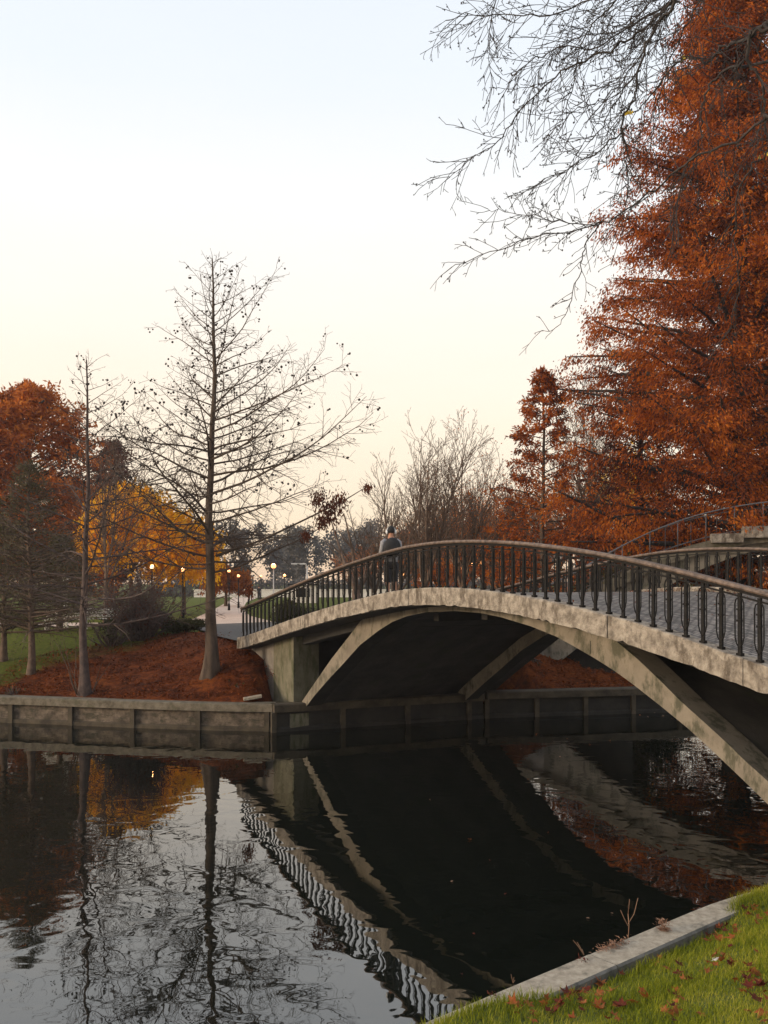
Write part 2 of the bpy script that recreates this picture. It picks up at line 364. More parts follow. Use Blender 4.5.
canal_wall([(3.4, y0(3.4)-.25)]+[(x, y0(x)-.25) for x in (6, 9.1, 14, 25, 40)], 1.75, 'dark canal wall seen under the bridge beyond its far edge', .88, .5, 'darkcoping', 'darkshade')
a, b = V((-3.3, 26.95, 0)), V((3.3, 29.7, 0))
canal_wall([(a.x, a.y), (b.x, b.y)], 2.2, 'shaded canal wall running underneath the arched bridge', .84, .4, 'darkcoping', 'darkshade')  # dark colours here hold the shade under the bridge
# near coping
nc = empty('canal_coping', near(0,0,.91), 'pale concrete canal edge in front of the grass bank', 'kerb')
for k in range(-9, 22):
    t0, t1 = k*2.6-.55+.006, (k+1)*2.6-.55-.006
    m = MB(); z = .91+R.uniform(-.004,.004)
    prof = [(0,z-.75-.6),(0,z-.02),(.02,z),(.33,z),(.35,z-.02),(.35,z-.55)]
    nn = 6; m.add([near(t0+(t1-t0)*i/nn, q, zz) for i in range(nn+1) for q, zz in prof], [(i*6+j, i*6+(j+1) % 6, i*6+(j+1) % 6+6, i*6+j+6) for i in range(nn) for j in range(6)]+[(5,4,3,2,1,0), tuple(nn*6+j for j in range(6))])
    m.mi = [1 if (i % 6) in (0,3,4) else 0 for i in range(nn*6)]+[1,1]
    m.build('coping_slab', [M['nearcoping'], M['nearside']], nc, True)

# ------------------------------------------------------------------ bridges
class Bridge:
    def __init__(s, P0, D, W, tab):
        s.P0 = V((*P0, 0)); s.D = V((*D, 0)).normalized(); s.n = V((-s.D.y, s.D.x, 0)); s.W = W; s.tab = tab
        s._c = {}
    def z(s, t):
        k = round(t, 3)
        if k not in s._c: s._c[k] = EYE+smooth_table(s.tab, t)
        return s._c[k]
    def p(s, t, o, z): return s.P0+s.D*t+s.n*o+V((0,0,z))      # o: distance behind the near edge
    def px(s, x, y, o):                                          # photo point -> (t, z) on the plane at offset o
        r = (x-CX)/F; A = s.P0+s.n*o; t = (r*A.y-A.x)/(s.D.x-r*s.D.y); Y = A.y+s.D.y*t
        return t, EYE+(HY-y)/F*Y
    def sweep(s, mb, prof, t0, t1, st=.4, mi=0):                 # prof: (offset, dz) loop
        n = max(2, int((t1-t0)/st)); m = len(prof)
        rows = [s.p(t0+(t1-t0)*i/n, o, s.z(t0+(t1-t0)*i/n)+dz) for i in range(n+1) for o, dz in prof]
        mb.add(rows, [(i*m+j, i*m+(j+1) % m, (i+1)*m+(j+1) % m, (i+1)*m+j) for i in range(n) for j in range(m)]+[list(range(m))[::-1], [n*m+j for j in range(m)]], mi=mi)
B = Bridge((-4.8, 30.1), (.487, -.874), 8.2,
    [(-6,-1.93),(-3,-1.93),(-1,-1.92),(0,-1.82),(2.5,-1.38),(4.4,-1.03),(7.3,-.56),(10.2,-.18),(11.5,-.10),(12.6,-.085),(13.6,-.12),(14.6,-.18),(16,-.32),(17.3,-.50),(18.7,-.745),(20.3,-1.10),(22,-1.44),(23.5,-1.66),(25,-1.72),(34,-1.72)])
T0, T1 = -.35, 25.0
br = empty('arched_bridge', B.p(12, 3.7, 0), 'arched concrete footbridge with black iron railings over the canal', 'bridge')
fs_h = .38
for side in (0, 1):
    m = MB(); o0, o1 = (0, .34) if side == 0 else (B.W-.34, B.W)
    # kerb beams are cast in lengths with open joints
    t = T0
    while t < T1-.1:
        te = min(t+R.uniform(2.6, 3.4), T1)
        j = R.uniform(-.012, .012)
        n0 = len(m.v); B.sweep(m, [(o0+j,-fs_h), (o0+j,-.02), (o0+.02,0), (o1-.02,0), (o1,-.02), (o1,-fs_h)], t+.006, te-.006, .11); t = te
        for q in range(n0, len(m.v), 6):
            c = R.random(); chip = R.uniform(.01,.035) if c < .10 else 0; e = R.uniform(-.006,.006)
            m.v[q].z += e+chip+R.uniform(-.004,.006); m.v[q+5].z += e+chip; m.v[q+1].z += R.uniform(-.007,.003)-(R.uniform(.01,.03) if R.random() < .08 else 0); m.v[q+1] += B.n*R.uniform(-.002,.006)*(1 if side == 0 else -1); m.v[q+2].z += R.uniform(-.005,.003)
    m.build('kerb_beam', M['fascia'], br, True)
m = MB(); B.sweep(m, [(.34,-.34), (.34,-.12), (B.W-.34,-.12), (B.W-.34,-.34)], T0, T1, .3); m.build('deck', M['setts'], br, True)
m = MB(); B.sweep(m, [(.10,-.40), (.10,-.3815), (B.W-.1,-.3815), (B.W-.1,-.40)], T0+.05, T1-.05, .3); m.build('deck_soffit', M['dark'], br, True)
# ribs traced on their own plane
lo = [(298.6,727.5),(300.5,714),(315,695),(328.5,679.5),(343,664),(360,645),(378,631),(392,622),(406,616.5),(427,612),(455,611),(480,613),(500,617),(530,626),(556,636.5),(576,647.5),(595,658.5),(614,670.5),(632,683.5),(660,705.5),(687.5,728),(710,748.5),(740,777),(768,804.5)]
hi = [(293,727.5),(294.5,712),(305,697),(316,681),(332,658),(350,635),(362,619)]
hr = [(616,641),(638,659.5),(661,681.5),(681,701.5),(705,723),(729,745),(742,758),(768,781.5)]
def rib(o, w, drop=0):
    L_ = [B.px(x, y, .75) for x, y in lo]; H_ = [B.px(x, y, .75) for x, y in hi]; HR = [B.px(x, y, .75) for x, y in hr]
    # extend the right leg to its footing
    def ext(a, b, z): k = (z-b[1])/(b[1]-a[1]); return (b[0]+(b[0]-a[0])*k, z)
    L_.append(ext(L_[-2], L_[-1], .25)); HR.append(ext(HR[-2], HR[-1], .25))
    t_a, t_b = H_[-1][0], HR[0][0]; n = 26
    top = [(t_a+(t_b-t_a)*i/n, None) for i in range(n+1)]
    def soff(tab, t):
        return lerp_table(tab, t)
    m = MB()
    # strip quads: pair upper and lower curves in t
    ts_ = sorted(set([round(q[0], 3) for q in L_]+[round(q[0], 3) for q in H_[1:]]+[round(q[0], 3) for q in HR]+[round(q[0], 3) for q in top]))
    def up(t):
        if t <= t_a: return lerp_table(sorted(H_), t)
        if t >= t_b: return lerp_table(sorted(HR), t)
        return B.z(t)-.41
    tl = max(L_[0][0], H_[0][0])
    tend = min(L_[-1][0], HR[-1][0])
    ts_ = [t for t in ts_ if t >= L_[1][0]-.0 and t <= HR[-1][0]]
    rows = []
    for t in ts_:
        zu, zl = up(t), soff(L_, t)
        if t > L_[-1][0]: zl = .25
        if zu-zl < .05: zu = zl+.05
        rows.append((t, zl, zu))
    # front piece of the left foot, standing in the water
    f0, f1 = H_[0][0]-.02, L_[1][0]
    rows = [(f0, -.3, up(f0)+.0)]+[(q, -.3, up(q)) for q in (f0+.08,)]+rows if f0+.08 < rows[0][0] else [(f0, -.3, up(f0))]+rows
    if drop: rows = [(t, max(-.3, zl-drop*(1.6-.8*min(1, abs(t-tl)/6))), min(zl+.04, zu)) for t, zl, zu in rows if t < 11.9]
    vs = []
    for t, zl, zu in rows: vs += [B.p(t, o, zl), B.p(t, o, zu), B.p(t, o+w, zu), B.p(t, o+w, zl)]
    k = len(rows)
    m.add(vs, [(i*4+j, i*4+(j+1) % 4, (i+1)*4+(j+1) % 4, (i+1)*4+j) for i in range(k-1) for j in range(4)]+[(3,2,1,0), ((k-1)*4, (k-1)*4+1, (k-1)*4+2, (k-1)*4+3)])
    m.mi = [1 if i < 4*(k-1) and i % 4 in (3,) else 0 for i in range(len(m.f))]; m.build('arch_rib', [M['rib'], M['darkshade']], br, True)  # soffit faces take the darker copy, shade painted in
    # longitudinal beam under the slab beside the ribs
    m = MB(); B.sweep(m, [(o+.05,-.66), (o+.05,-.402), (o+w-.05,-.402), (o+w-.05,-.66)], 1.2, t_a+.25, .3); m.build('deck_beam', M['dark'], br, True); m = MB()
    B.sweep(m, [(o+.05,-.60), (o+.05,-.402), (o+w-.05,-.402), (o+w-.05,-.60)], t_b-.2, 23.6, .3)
    if not drop: m.build('deck_beam', M['dark'], br, True)
    return rows
rows = rib(.75, .5); rib(6.15, .45, .34)
# the vault shell spans between the near rib and the far edge
m = MB(); vs = []
for t, zl, zu in rows:
    zb = zl+.05; zt = max(zb+.05, min(zl+.34, zu-.01)); vs += [B.p(t, 1.245, zb), B.p(t, 1.245, zt), B.p(t, B.W-.45, zt), B.p(t, B.W-.45, zb)]
k = len(rows); m.add(vs, [(i*4+j, i*4+(j+1) % 4, (i+1)*4+(j+1) % 4, (i+1)*4+j) for i in range(k-1) for j in range(4)]+[(3,2,1,0), ((k-1)*4, (k-1)*4+1, (k-1)*4+2, (k-1)*4+3)])
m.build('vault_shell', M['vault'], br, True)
m = MB()
for t in (6.2, 8.2, 10.2, 12.2, 14.2, 16.2, 18.2):
    m.prism([B.p(t-.11, 1.26, B.z(t)-.72), B.p(t+.11, 1.26, B.z(t)-.72), B.p(t+.11, 1.26, B.z(t)-.42), B.p(t-.11, 1.26, B.z(t)-.42)], B.n*(B.W-1.8))
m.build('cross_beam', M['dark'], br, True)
m = MB(); ja, jb = B.px(590.5, 641, .75), B.px(590.5, 654, .75)
m.box(B.p(ja[0], .749, (ja[1]+jb[1])/2), (.012, .004, ja[1]-jb[1]), (B.D, B.n, V((0,0,1)))); m.build('joint', M['iron'], br)
# abutments: solid blocks with a pier on the water side
def abut(ta, tb, pier0, pier1, zf):
    m = MB(); n = 6; sec = [ta+(tb-ta)*i/n for i in range(n+1)]
    vs = []
    for t in sec: vs += [B.p(t, .55, -1), B.p(t, .55, B.z(t)-.403), B.p(t, B.W-.55, B.z(t)-.403), B.p(t, B.W-.55, -1)]
    m.add(vs, [(i*4+j, i*4+(j+1) % 4, (i+1)*4+(j+1) % 4, (i+1)*4+j) for i in range(n) for j in range(4)]+[(3,2,1,0), (n*4, n*4+1, n*4+2, n*4+3)])
    m.mi = [1 if len(f) == 4 and i >= n*4 else 0 for i, f in enumerate(m.f)]; m.build('abutment', [M['abut'], M['darkshade']], br, True)  # end faces take the darker copy, coloured as if in shade
    for o in (.5, B.W-1.35):
        m = MB(); vs = []
        for t in (pier0, (pier0+pier1)/2, pier1): vs += [B.p(t, o, -1), B.p(t, o, B.z(t)-.405), B.p(t, o+.85, B.z(t)-.405), B.p(t, o+.85, -1)]
        m.add(vs, [(i*4+j, i*4+(j+1) % 4, (i+1)*4+(j+1) % 4, (i+1)*4+j) for i in range(2) for j in range(4)]+[(3,2,1,0), (8,9,10,11)])
        m.build('pier', M['moss' if o < 2 else 'darkcoping'], br, True)  # far pier coloured darker to stand for shade under the deck
        m = MB(); c = B.p((pier0+pier1)/2, o+.4, .15); m.box(c, (abs(pier1-pier0)+.5, 1.2, .75), (B.D, B.n, V((0,0,1)))); m.build('footing', M['moss'], br, True)
pa, pb = B.px(273.5, 690, .5)[0], B.px(293.5, 690, .5)[0]
abut(-1.6, pa+.02, pa, pb, 0)
abut(21.9, 24.9, 21.3, 21.9, 0)
m = MB(); m.box(B.p(2.9, B.W/2, .1), (.9, B.W-.8, .5), (B.D, B.n, V((0,0,1)))); m.build('foundation', M['moss'], br)
# railings
RH = .945
bal = MB()
bal.box((0,0,RH/2-.03), (.055,.035,RH-.05))
bal.box((0,0,.02), (.09,.07,.04))
for sx in (-1, 1):
    bal.tube([(0,.01,.10), (sx*.05,.012,.17), (sx*.075,.012,.26), (sx*.075,.012,.74), (sx*.055,.012,.80), (0,.01,.83)], .0105, 5)
bal.box((0,.01,.50), (.075,.05,.03)); bal.box((0,.01,.66), (.07,.05,.025))
bal_me = bal.build('baluster', M['iron']).data; bpy.data.objects.remove(bpy.data.objects['baluster'])
ang = math.atan2(B.D.y, B.D.x)
def railing(o, t0, t1, keep, sgn):
    m = MB()
    B.sweep(m, [(o-.035, RH-.05), (o-.035, RH-.005), (o+.035, RH-.005), (o+.035, RH-.05)], t0+.1, t1-.1, .3)
    B.sweep(m, [(o-.012, RH-.12), (o-.012, RH-.095), (o+.012, RH-.095), (o+.012, RH-.12)], t0+.1, t1-.1, .3)
    rl = m.build('railing', M['iron'], br, True)
    h = MB(); B.sweep(h, [(o-.07, RH-.004), (o-.085, RH+.02), (o-.065, RH+.06), (o+.065, RH+.06), (o+.085, RH+.02), (o+.07, RH-.004)], t0, t1, .3)
    for te, sg in ((t0, -1), (t1, 1)):            # curled ends
        z = B.z(te)+RH+.02
        h.tube([B.p(te-sg*.05, o, z), B.p(te+sg*.03, o, z-.01), B.p(te+sg*.08, o, z-.06), B.p(te+sg*.09, o, z-.14)], [.04,.042,.038,.028], 8)
    h.build('handrail', M['wood'], rl, True)
    k = 0; t = t0+.12; rest = MB(); i = 0
    while t < t1-.05:
        if keep(t):
            ob = bpy.data.objects.new('baluster', bal_me); COL.objects.link(ob); ob.parent = rl
            ob.location = B.p(t, o, B.z(t)-.003)-wloc(rl); ob.rotation_euler = (R.uniform(-.01,.01), 0, ang+(math.pi if sgn > 0 else 0)); k += 1
        else:
            c = B.p(t, o, B.z(t)); rest.box(c+V((0,0,RH/2-.03)), (.046,.03,RH-.05), (B.D, B.n, V((0,0,1))))
            for sx in (-1, 1):
                rest.tube([c+B.n*(.03*sgn)+V((0,0,.13)), c+B.D*(sx*.062)+B.n*(.035*sgn)+V((0,0,.27)), c+B.D*(sx*.062)+B.n*(.035*sgn)+V((0,0,.80)), c+B.n*(.03*sgn)+V((0,0,.88))], .0085, 4)
        t += .328
    if rest.v: tag(rest.build('balusters', M['iron'], rl), kind='stuff')
    return k
k1 = railing(.12, -.15, 24.6, lambda t: t < 20.6, 1)
k2 = railing(B.W-.12, -.15, 24.6, lambda t: 4.0 < t < 16.0, -1)
print('balusters', k1, k2)

# second, higher footbridge beyond
B2 = Bridge((3.4, 34.6), (.985, -.17), 3.6, [(-3,-2.02),(-1,-2.0),(0,-1.95),(1.2,-1.8),(3,-1.15),(4.5,-.3),(6,.6),(8,1.42),(10,1.85),(12,2.02),(14,1.9),(16,1.5),(18,.9),(20,.1),(22,-.8),(24,-1.8),(25,-2.02),(27,-2.02)])
b2 = empty('footbridge', B2.p(12, 1.8, 0), 'higher humped stone footbridge with thin rails beyond the arched bridge', 'bridge')
m = MB(); B2.sweep(m, [(0,-.42), (0,0), (.3,0), (.3,-.1), (3.3,-.1), (3.3,0), (3.6,0), (3.6,-.42)], -.2, 24.8, .4); m.build('deck', M['coping'], b2, True)
m = MB()
for o in (.25, 2.85):
    rr = []
    n = 30
    for i in range(n+1):
        t = 2.7+18.6*i/n; tq = 12-abs(t-12); zl = EYE+smooth_table([(1.5,-4.6),(2.7,-3.5),(3.9,-2.5),(6,-.95),(8,.34),(10.2,1.2),(12,1.42),(14,1.45)], tq, .7)
        rr.append((t, min(zl, B2.z(t)-.55), B2.z(t)-.421))
    vs = []
    for t, zl, zu in rr: vs += [B2.p(t, o, zl), B2.p(t, o, zu), B2.p(t, o+.5, zu), B2.p(t, o+.5, zl)]
    m.add(vs, [(i*4+j, i*4+(j+1) % 4, (i+1)*4+(j+1) % 4, (i+1)*4+j) for i in range(n) for j in range(4)]+[(3,2,1,0), (n*4, n*4+1, n*4+2, n*4+3)])
m.build('arch_rib', M['rib'], b2, True)
for ta, tb in ((-.1, 3.0), (21.0, 24.6)):
    m = MB(); n = 5; vs = []
    for i in range(n+1):
        t = ta+(tb-ta)*i/n; vs += [B2.p(t, .25, .3), B2.p(t, .25, B2.z(t)-.422), B2.p(t, 3.35, B2.z(t)-.422), B2.p(t, 3.35, .3)]
    m.add(vs, [(i*4+j, i*4+(j+1) % 4, (i+1)*4+(j+1) % 4, (i+1)*4+j) for i in range(n) for j in range(4)]+[(3,2,1,0), (n*4, n*4+1, n*4+2, n*4+3)])
    m.build('abutment', M['abut'], b2, True)
for ta, tb in ((2.9, 6.1),):
    m = MB(); n = 6; vs = []
    for i in range(n+1):
        t = ta+(tb-ta)*i/n; vs += [B2.p(t, 1.3, -.9), B2.p(t, 1.3, B2.z(t)-.43), B2.p(t, 2.8, B2.z(t)-.43), B2.p(t, 2.8, -.9)]
    m.add(vs, [(i*4+j, i*4+(j+1) % 4, (i+1)*4+(j+1) % 4, (i+1)*4+j) for i in range(n) for j in range(4)]+[(3,2,1,0), (n*4, n*4+1, n*4+2, n*4+3)])
    m.build('added_dark_block', M['darkshade'], b2, True)  # block added under the deck, near black to fill the opening with shade
for o in (.12, 3.48):
    m = MB(); st = [B2.p(-.5+.4*i, o, B2.z(-.5+.4*i)+1.05) for i in range(63)]
    m.tube(st, .028, 6); m.tube([p-V((0,0,.9)) for p in st], .014, 4)
    rl = m.build('railing', M['steel'], b2)
    t = -.4
    while t < 24.4:
        q = MB(); q.tube([B2.p(t, o, B2.z(t)), B2.p(t, o, B2.z(t)+1.05)], .018, 5); q.build('post', M['steel'], rl); t += 1.0
for t, w, h in ((9.3, 1.1, .13), (10.4, 1.1, .22), (13.0, 1.5, .25)):
    m = MB(); m.box(B2.p(t, -.02, B2.z(t)+h/2-.12), (w, .40, h+.2), (B2.D, B2.n, V((0,0,1)))); m.build('stone_block', M['fascia'], b2)

# ------------------------------------------------------------------ paths
def sheet(name, pts_l, pts_r, m, dz=.02):
    mb = MB(); n = len(pts_l); vs = []
    for a, b in zip(pts_l, pts_r):
        for k in range(7):
            q = V((*a, 0)).lerp(V((*b, 0)), k/6); vs.append(V((q.x, q.y, 2.45+dz)))
    mb.add(vs, [(i*7+j, i*7+j+1, (i+1)*7+j+1, (i+1)*7+j) for i in range(n-1) for j in range(6)], True)
    return tag(mb.build(name, m), kind='structure')
e0, e1 = B.p(-.3, .1, 0), B.p(-.3, B.W-.1, 0)
sheet('bridge_approach_path', [(e0.x, e0.y), (-6.0,33), (-7.6,37.5), (-9.4,42)], [(e1.x, e1.y), (0.5,37.5), (-2.5,42.5), (-5.5,46)], M['asphalt'], .06)
sheet('pale_path', [(-9.4,42.05), (-10.5,49), (-12.6,66), (-16.4,94), (-21,125)], [(-5.6,46.1), (-8.2,55), (-11,70), (-14.5,95), (-17.5,125)], M['pinkpath'], .03)
sheet('side_path', [(-9.6,42.1), (-20,41), (-35,44), (-60,52)], [(-9.9,45), (-20,45.5), (-35,49), (-60,58)], M['pinkpath'], .034)
mb = MB(); q0 = B.p(24.98, .1, 2.73); q1 = B.p(24.98, B.W-.1, 2.73)
mb.add([q0, q1, q1+V((3.5,-6,0)), q0+V((2.4,-6,0)), q1+V((9,-20,0)), q0+V((9,-20,0))], [(0,1,2,3), (3,2,4,5)])
tag(mb.build('near_path', M['asphalt']), kind='structure')

# ------------------------------------------------------------------ plants
UP = V((0,0,1))
def perp(d, rng):
    while True:
        v = V((rng.gauss(0,1), rng.gauss(0,1), rng.gauss(0,1))); v = v-d*v.dot(d)
        if v.length > .1: return v.normalized()
def curve(p, d, L, rng, n, wig, up):
    pts = [V(p)]; d = V(d).normalized(); st = L/n; ds = [d.copy()]
    for i in range(n):
        d = (d+perp(d, rng)*rng.uniform(0, wig)+UP*up).normalized()
        pts.append(pts[-1]+d*st); ds.append(d.copy())
    return pts, ds
def grow(mb, p, d, L, r, lev, P, rng, tips):
    """P[lev] = (segments, wiggle, up, children per metre, child angle, child length ratio)"""
    n, wig, up, dens, ang_, rat = P[lev]
    pts, ds = curve(p, d, L, rng, n, wig, up)
    rad = [max(P['rmin'], r*(1-.85*i/n)) for i in range(n+1)]
    mb.tube(pts, rad, 6 if lev == 0 else (4 if lev == 1 else 3), cap=False)
    if lev+1 in P:
        k = max(1, int(L*dens*rng.uniform(.8, 1.2)))
        for j in range(k):
            t = .12+.88*(j+rng.random())/k; i = min(n-1, int(t*n)); f = t*n-i
            q = pts[i].lerp(pts[min(n, i+1)], min(1, f)); a = ang_*rng.uniform(.7, 1.25)
            sd = perp(ds[i], rng); sd.z *= P.get('flat', 1)
            if sd.length < .1: continue
            sd.normalize()
            dd = ds[i]*math.cos(a)+sd*math.sin(a)
            ll = L*rat*(1-.6*t)*rng.uniform(.6, 1.2)
            grow(mb, q, dd, ll, max(P['rmin'], rad[i]*.6), lev+1, P, rng, tips)
    else: tips.append((pts, ds))

def trunk_mesh(mb, base, H, r, lean=(0,0), flare=1.7, n=14, ridges=.12, rng=R, top=.05, sides=14):
    b0 = len(mb.v); pts = []
    for i in range(n+1):
        t = i/n; z = H*t**1.25
        fl = 1+(flare-1)*math.exp(-z/(r*4))
        c = V(base)+V((lean[0]*z/H+.05*math.sin(z*.75+base[0])+.02*math.sin(z*2.1), lean[1]*z/H+.04*math.cos(z*.6), z-.15))
        rr = (r*(1-z/H)+top*z/H)*fl; pts.append((c, rr))
        for k in range(sides):
            a = 2*math.pi*k/sides; w = 1+ridges*math.cos(a*5+z*.3)*(.3+1.2*math.exp(-z/(r*3)))
            mb.v.append(c+V((math.cos(a), math.sin(a), 0))*rr*w)
    for i in range(n):
        for k in range(sides):
            a = b0+i*sides+k; b = b0+i*sides+(k+1) % sides
            mb.f.append([a, b, b+sides, a+sides]); mb.sm.append(True); mb.mi.append(0)
    return lambda z: lerp_pt(pts, z, base)
def lerp_pt(pts, z, base):
    zz = base[2]+z
    for (a, ra), (b, rb) in zip(pts, pts[1:]):
        if zz <= b.z:
            f = max(0, (zz-a.z)/max(1e-6, b.z-a.z)); return a.lerp(b, f), ra+(rb-ra)*f
    return pts[-1]

def cypress(px, Y, ytop, r, label, seed, hb=.2, spread=4.3, cones=True, group=None, ybase=None, name='bare_cypress', bias=0, nb=62, bark='barkg'):
    rng = random.Random(seed); X = (px-CX)/F*Y; g = hfar(X, Y); base = V((X, Y, g)); H = EYE+(HY-ytop)/F*Y-g
    root = empty(name, base, label, 'tree', group)
    tm = MB(); tp = trunk_mesh(tm, base, H, r, (.012*H, 0), 1.85, 18, .16, rng, .02)
    tm.build('trunk', M[bark], root)
    bm_, tips = MB(), []
    for i in range(nb):
        u = hb+(1-hb)*((i+rng.random()*.8)/nb)**.95; z = H*u
        c, rr = tp(z); a = i*2.399+rng.uniform(-.5,.5)
        prof = spread*min(1, 1.25*(1-u)**.70+.05)*rng.uniform(.42, 1.12)*(1+.17*math.cos(a))
        rise = .0+.62*max(0, (u-.30))**.8+rng.uniform(-.12,.32)
        d = V((math.cos(a), math.sin(a)*.9, rise)).normalized()
        P = {0: (10, .16, rng.uniform(.0,.055), 4.4, .95, .33), 1: (5, .3, .0, 5.2, .9, .5), 2: (3, .4, .0, 0, 0, 0), 'rmin': .0045, 'flat': .75}
        grow(bm_, c, d, prof, max(.010, min(rr*.4, .030*prof/4+.006)), 0, P, rng, tips)
    bm_.build('branches', M[bark], root)
    if cones:
        cm = MB(); n = 0
        for pts, ds in tips:
            z = (pts[-1].z-g)/H
            if rng.random() < (.0 if z < .42 else .06+.24*(z-.42)**.9):
                for k in range(rng.randint(1, 3)):
                    cm.ball(pts[-1]+V((rng.uniform(-.10,.10), rng.uniform(-.10,.10), rng.uniform(-.12,.03))), rng.uniform(.022,.042), 6, 4); n += 1
        if n: tag(cm.build('seed_cones', M['barkd'], root), kind='stuff')
    return root, tips
ct, ctips = cypress(209, 29.2, 254, .18, 'tallest bare cypress with round seed cones left of the bridge end', 3, hb=.24, spread=6.1, nb=92)
# leftover brown foliage on one low branch
rng = random.Random(5); lm = MB(); c0 = at(328, 506, 29.0)
bmx = MB(); bmx.tube([at(216, 556, 29.2), at(262, 540, 29.1), at(300, 522, 29.05), at(345, 500, 29), at(368, 486, 29)], [.05,.035,.03,.02,.01], 5)
bmx.build('branch', M['barkg'], ct)
for cx, cy, s_ in ((318, 498, 14), (330, 512, 18), (338, 500, 14), (322, 520, 12), (368, 487, 6), (305, 535, 8), (248, 590, 8)):
    for k in range(int(s_*16)):
        p = at(cx+rng.gauss(0, s_*.32), cy+rng.gauss(0, s_*.36), 29+rng.gauss(0, .3)); a = V((rng.gauss(0,.05), rng.gauss(0,.05), -rng.uniform(.05,.16)))
        lm.leaf(p, a, perp(a.normalized(), rng)*.025)
lm.build('leaf_clump', M['brownleaf'], ct)
c2, _ = cypress(84, 28.9, 355, .135, 'slender bare cypress standing second from the bridge behind the canal wall', 11, hb=.2, spread=4.6, nb=58, cones=True, bark='barkshrub')
sm_ = MB(); rng = random.Random(9)
for k in range(9):
    a = rng.uniform(0, 6.28); bx = (84-CX)/F*28.9; p = V((bx+math.cos(a)*.25, 28.9+math.sin(a)*.25, hfar(bx, 28.9)))
    pts, _d = curve(p, (math.cos(a)*.5, math.sin(a)*.5, 1), rng.uniform(1.2, 3.2), rng, 6, .25, .02); sm_.tube(pts, [.018*(1-.8*i/6) for i in range(7)], 4)
sm_.build('suckers', M['barkl'], c2)

def conifer(name, base, H, rfun, label, leafm, nmain=80, nsec=8, nleaf=14, ls=.2, lw=.07, seed=1, zc=.1, tr=.3, rise=.15, droop=.35, barkm='barkr', group=None, secl=.28, seclmax=1.4, scat=.18, cat='tree', lean=(0,0), inner=.25, lmin=.72):
    rng = random.Random(seed); base = V(base); root = empty(name, base, label, cat, group)
    tm = MB(); tp = trunk_mesh(tm, base, H, tr, lean, 1.5, 16, .12, rng, .03); tm.build('trunk', M[barkm], root)
    bm_, lv = MB(), MB()
    for i in range(nmain):
        u = zc+(1-zc)*((i+rng.random())/nmain); z = H*u*.985; c, rr = tp(z); a = i*2.399+rng.uniform(-.6,.6)
        L = rfun((u-zc)/(1-zc))*rng.uniform(lmin, 1.12)
        rs = rise+(u**2)*.5+rng.uniform(-.12,.12)
        pts, ds = curve(c, (math.cos(a), math.sin(a), rs), L, rng, 6, .13, -.012)
        bm_.tube(pts, [max(.008, min(rr*.45, .018*L+.012)*(1-.85*k/6)) for k in range(7)], 4, cap=False)
        for j in range(nsec):
            t = inner+(1-inner)*(j+rng.random())/nsec; k = min(5, int(t*6)); q = pts[k].lerp(pts[k+1], t*6-k)
            h = perp(ds[k], rng); h.z *= .35; h.normalize()
            l2 = min(seclmax, L*secl+.25)*rng.uniform(.6, 1.15)*(1.15-.55*t)
            p2, d2 = curve(q, ds[k]*.55+h*.8, l2, rng, 3, .25, -.06)
            bm_.tube(p2, [.008,.007,.006,.004], 3, cap=False)
            for m_ in range(nleaf):
                f = rng.random()**.8*3; kk = min(2, int(f)); o = p2[kk].lerp(p2[kk+1], f-kk)
                o = o+V((rng.gauss(0, scat), rng.gauss(0, scat), rng.gauss(-.05, scat*.6)))
                av = (d2[kk]*rng.uniform(.3,1)+perp(d2[kk], rng)*.7+V((0,0,-droop))).normalized()*ls*rng.uniform(.6, 1.3)
                lv.leaf(o, av, perp(av.normalized(), rng)*lw*rng.uniform(.5, 1)*.5)
    bm_.build('branches', M[barkm], root); lv.build('crown', M[leafm], root)
    return root
def gpt(px, Y): X = (px-CX)/F*Y; return V((X, Y, hfar(X, Y)))

# the tall rust redwoods at the right
conifer('dawn_redwood', gpt(738, 39.5), 31, lambda u: 8.0*(1-u**2.1)*(.93+.09*math.sin(u*23))+.4, 'huge rust red conifer behind the bridge railings at the right edge',
        'rust', nmain=300, nsec=15, nleaf=92, ls=.175, lw=.08, lmin=.84, seed=21, zc=.07, tr=.55, rise=.2, droop=.95, barkm='barkd', secl=.24, seclmax=1.9, scat=.21, inner=.15)
conifer('dawn_redwood', V((21.5, 41.5, 2.4)), 29, lambda u: 7.5*(1-u**2)+.4, 'second huge rust conifer cut by the right picture edge',
        'rustd', nmain=150, nsec=11, nleaf=26, ls=.36, lw=.16, seed=22, zc=.08, tr=.5, rise=.12, droop=.4, barkm='barkd', secl=.2, seclmax=1.5, scat=.2)
conifer('dawn_redwood', gpt(640, 45), 13, lambda u: 3.6*(1-u)**.6+.3, 'lower maroon conifer half hidden at the foot of the huge rust tree',
        'rustm', nmain=90, nsec=8, nleaf=22, ls=.26, lw=.09, seed=25, zc=.08, tr=.35, rise=.2, droop=.35, barkm='barkd', secl=.25, scat=.17)
conifer('dawn_redwood', gpt(543, 42), EYE+(HY-367)/F*42-2.45, lambda u: 3.3*(1-u)**.75*(.85+.3*math.sin(u*31)**2)+.15, 'small narrow rust conifer left of the huge red one',
        'rust', nmain=84, nsec=9, nleaf=20, ls=.2, lw=.09, seed=31, zc=.1, tr=.14, rise=.2, droop=.3, barkm='barkr', scat=.09, inner=.3)
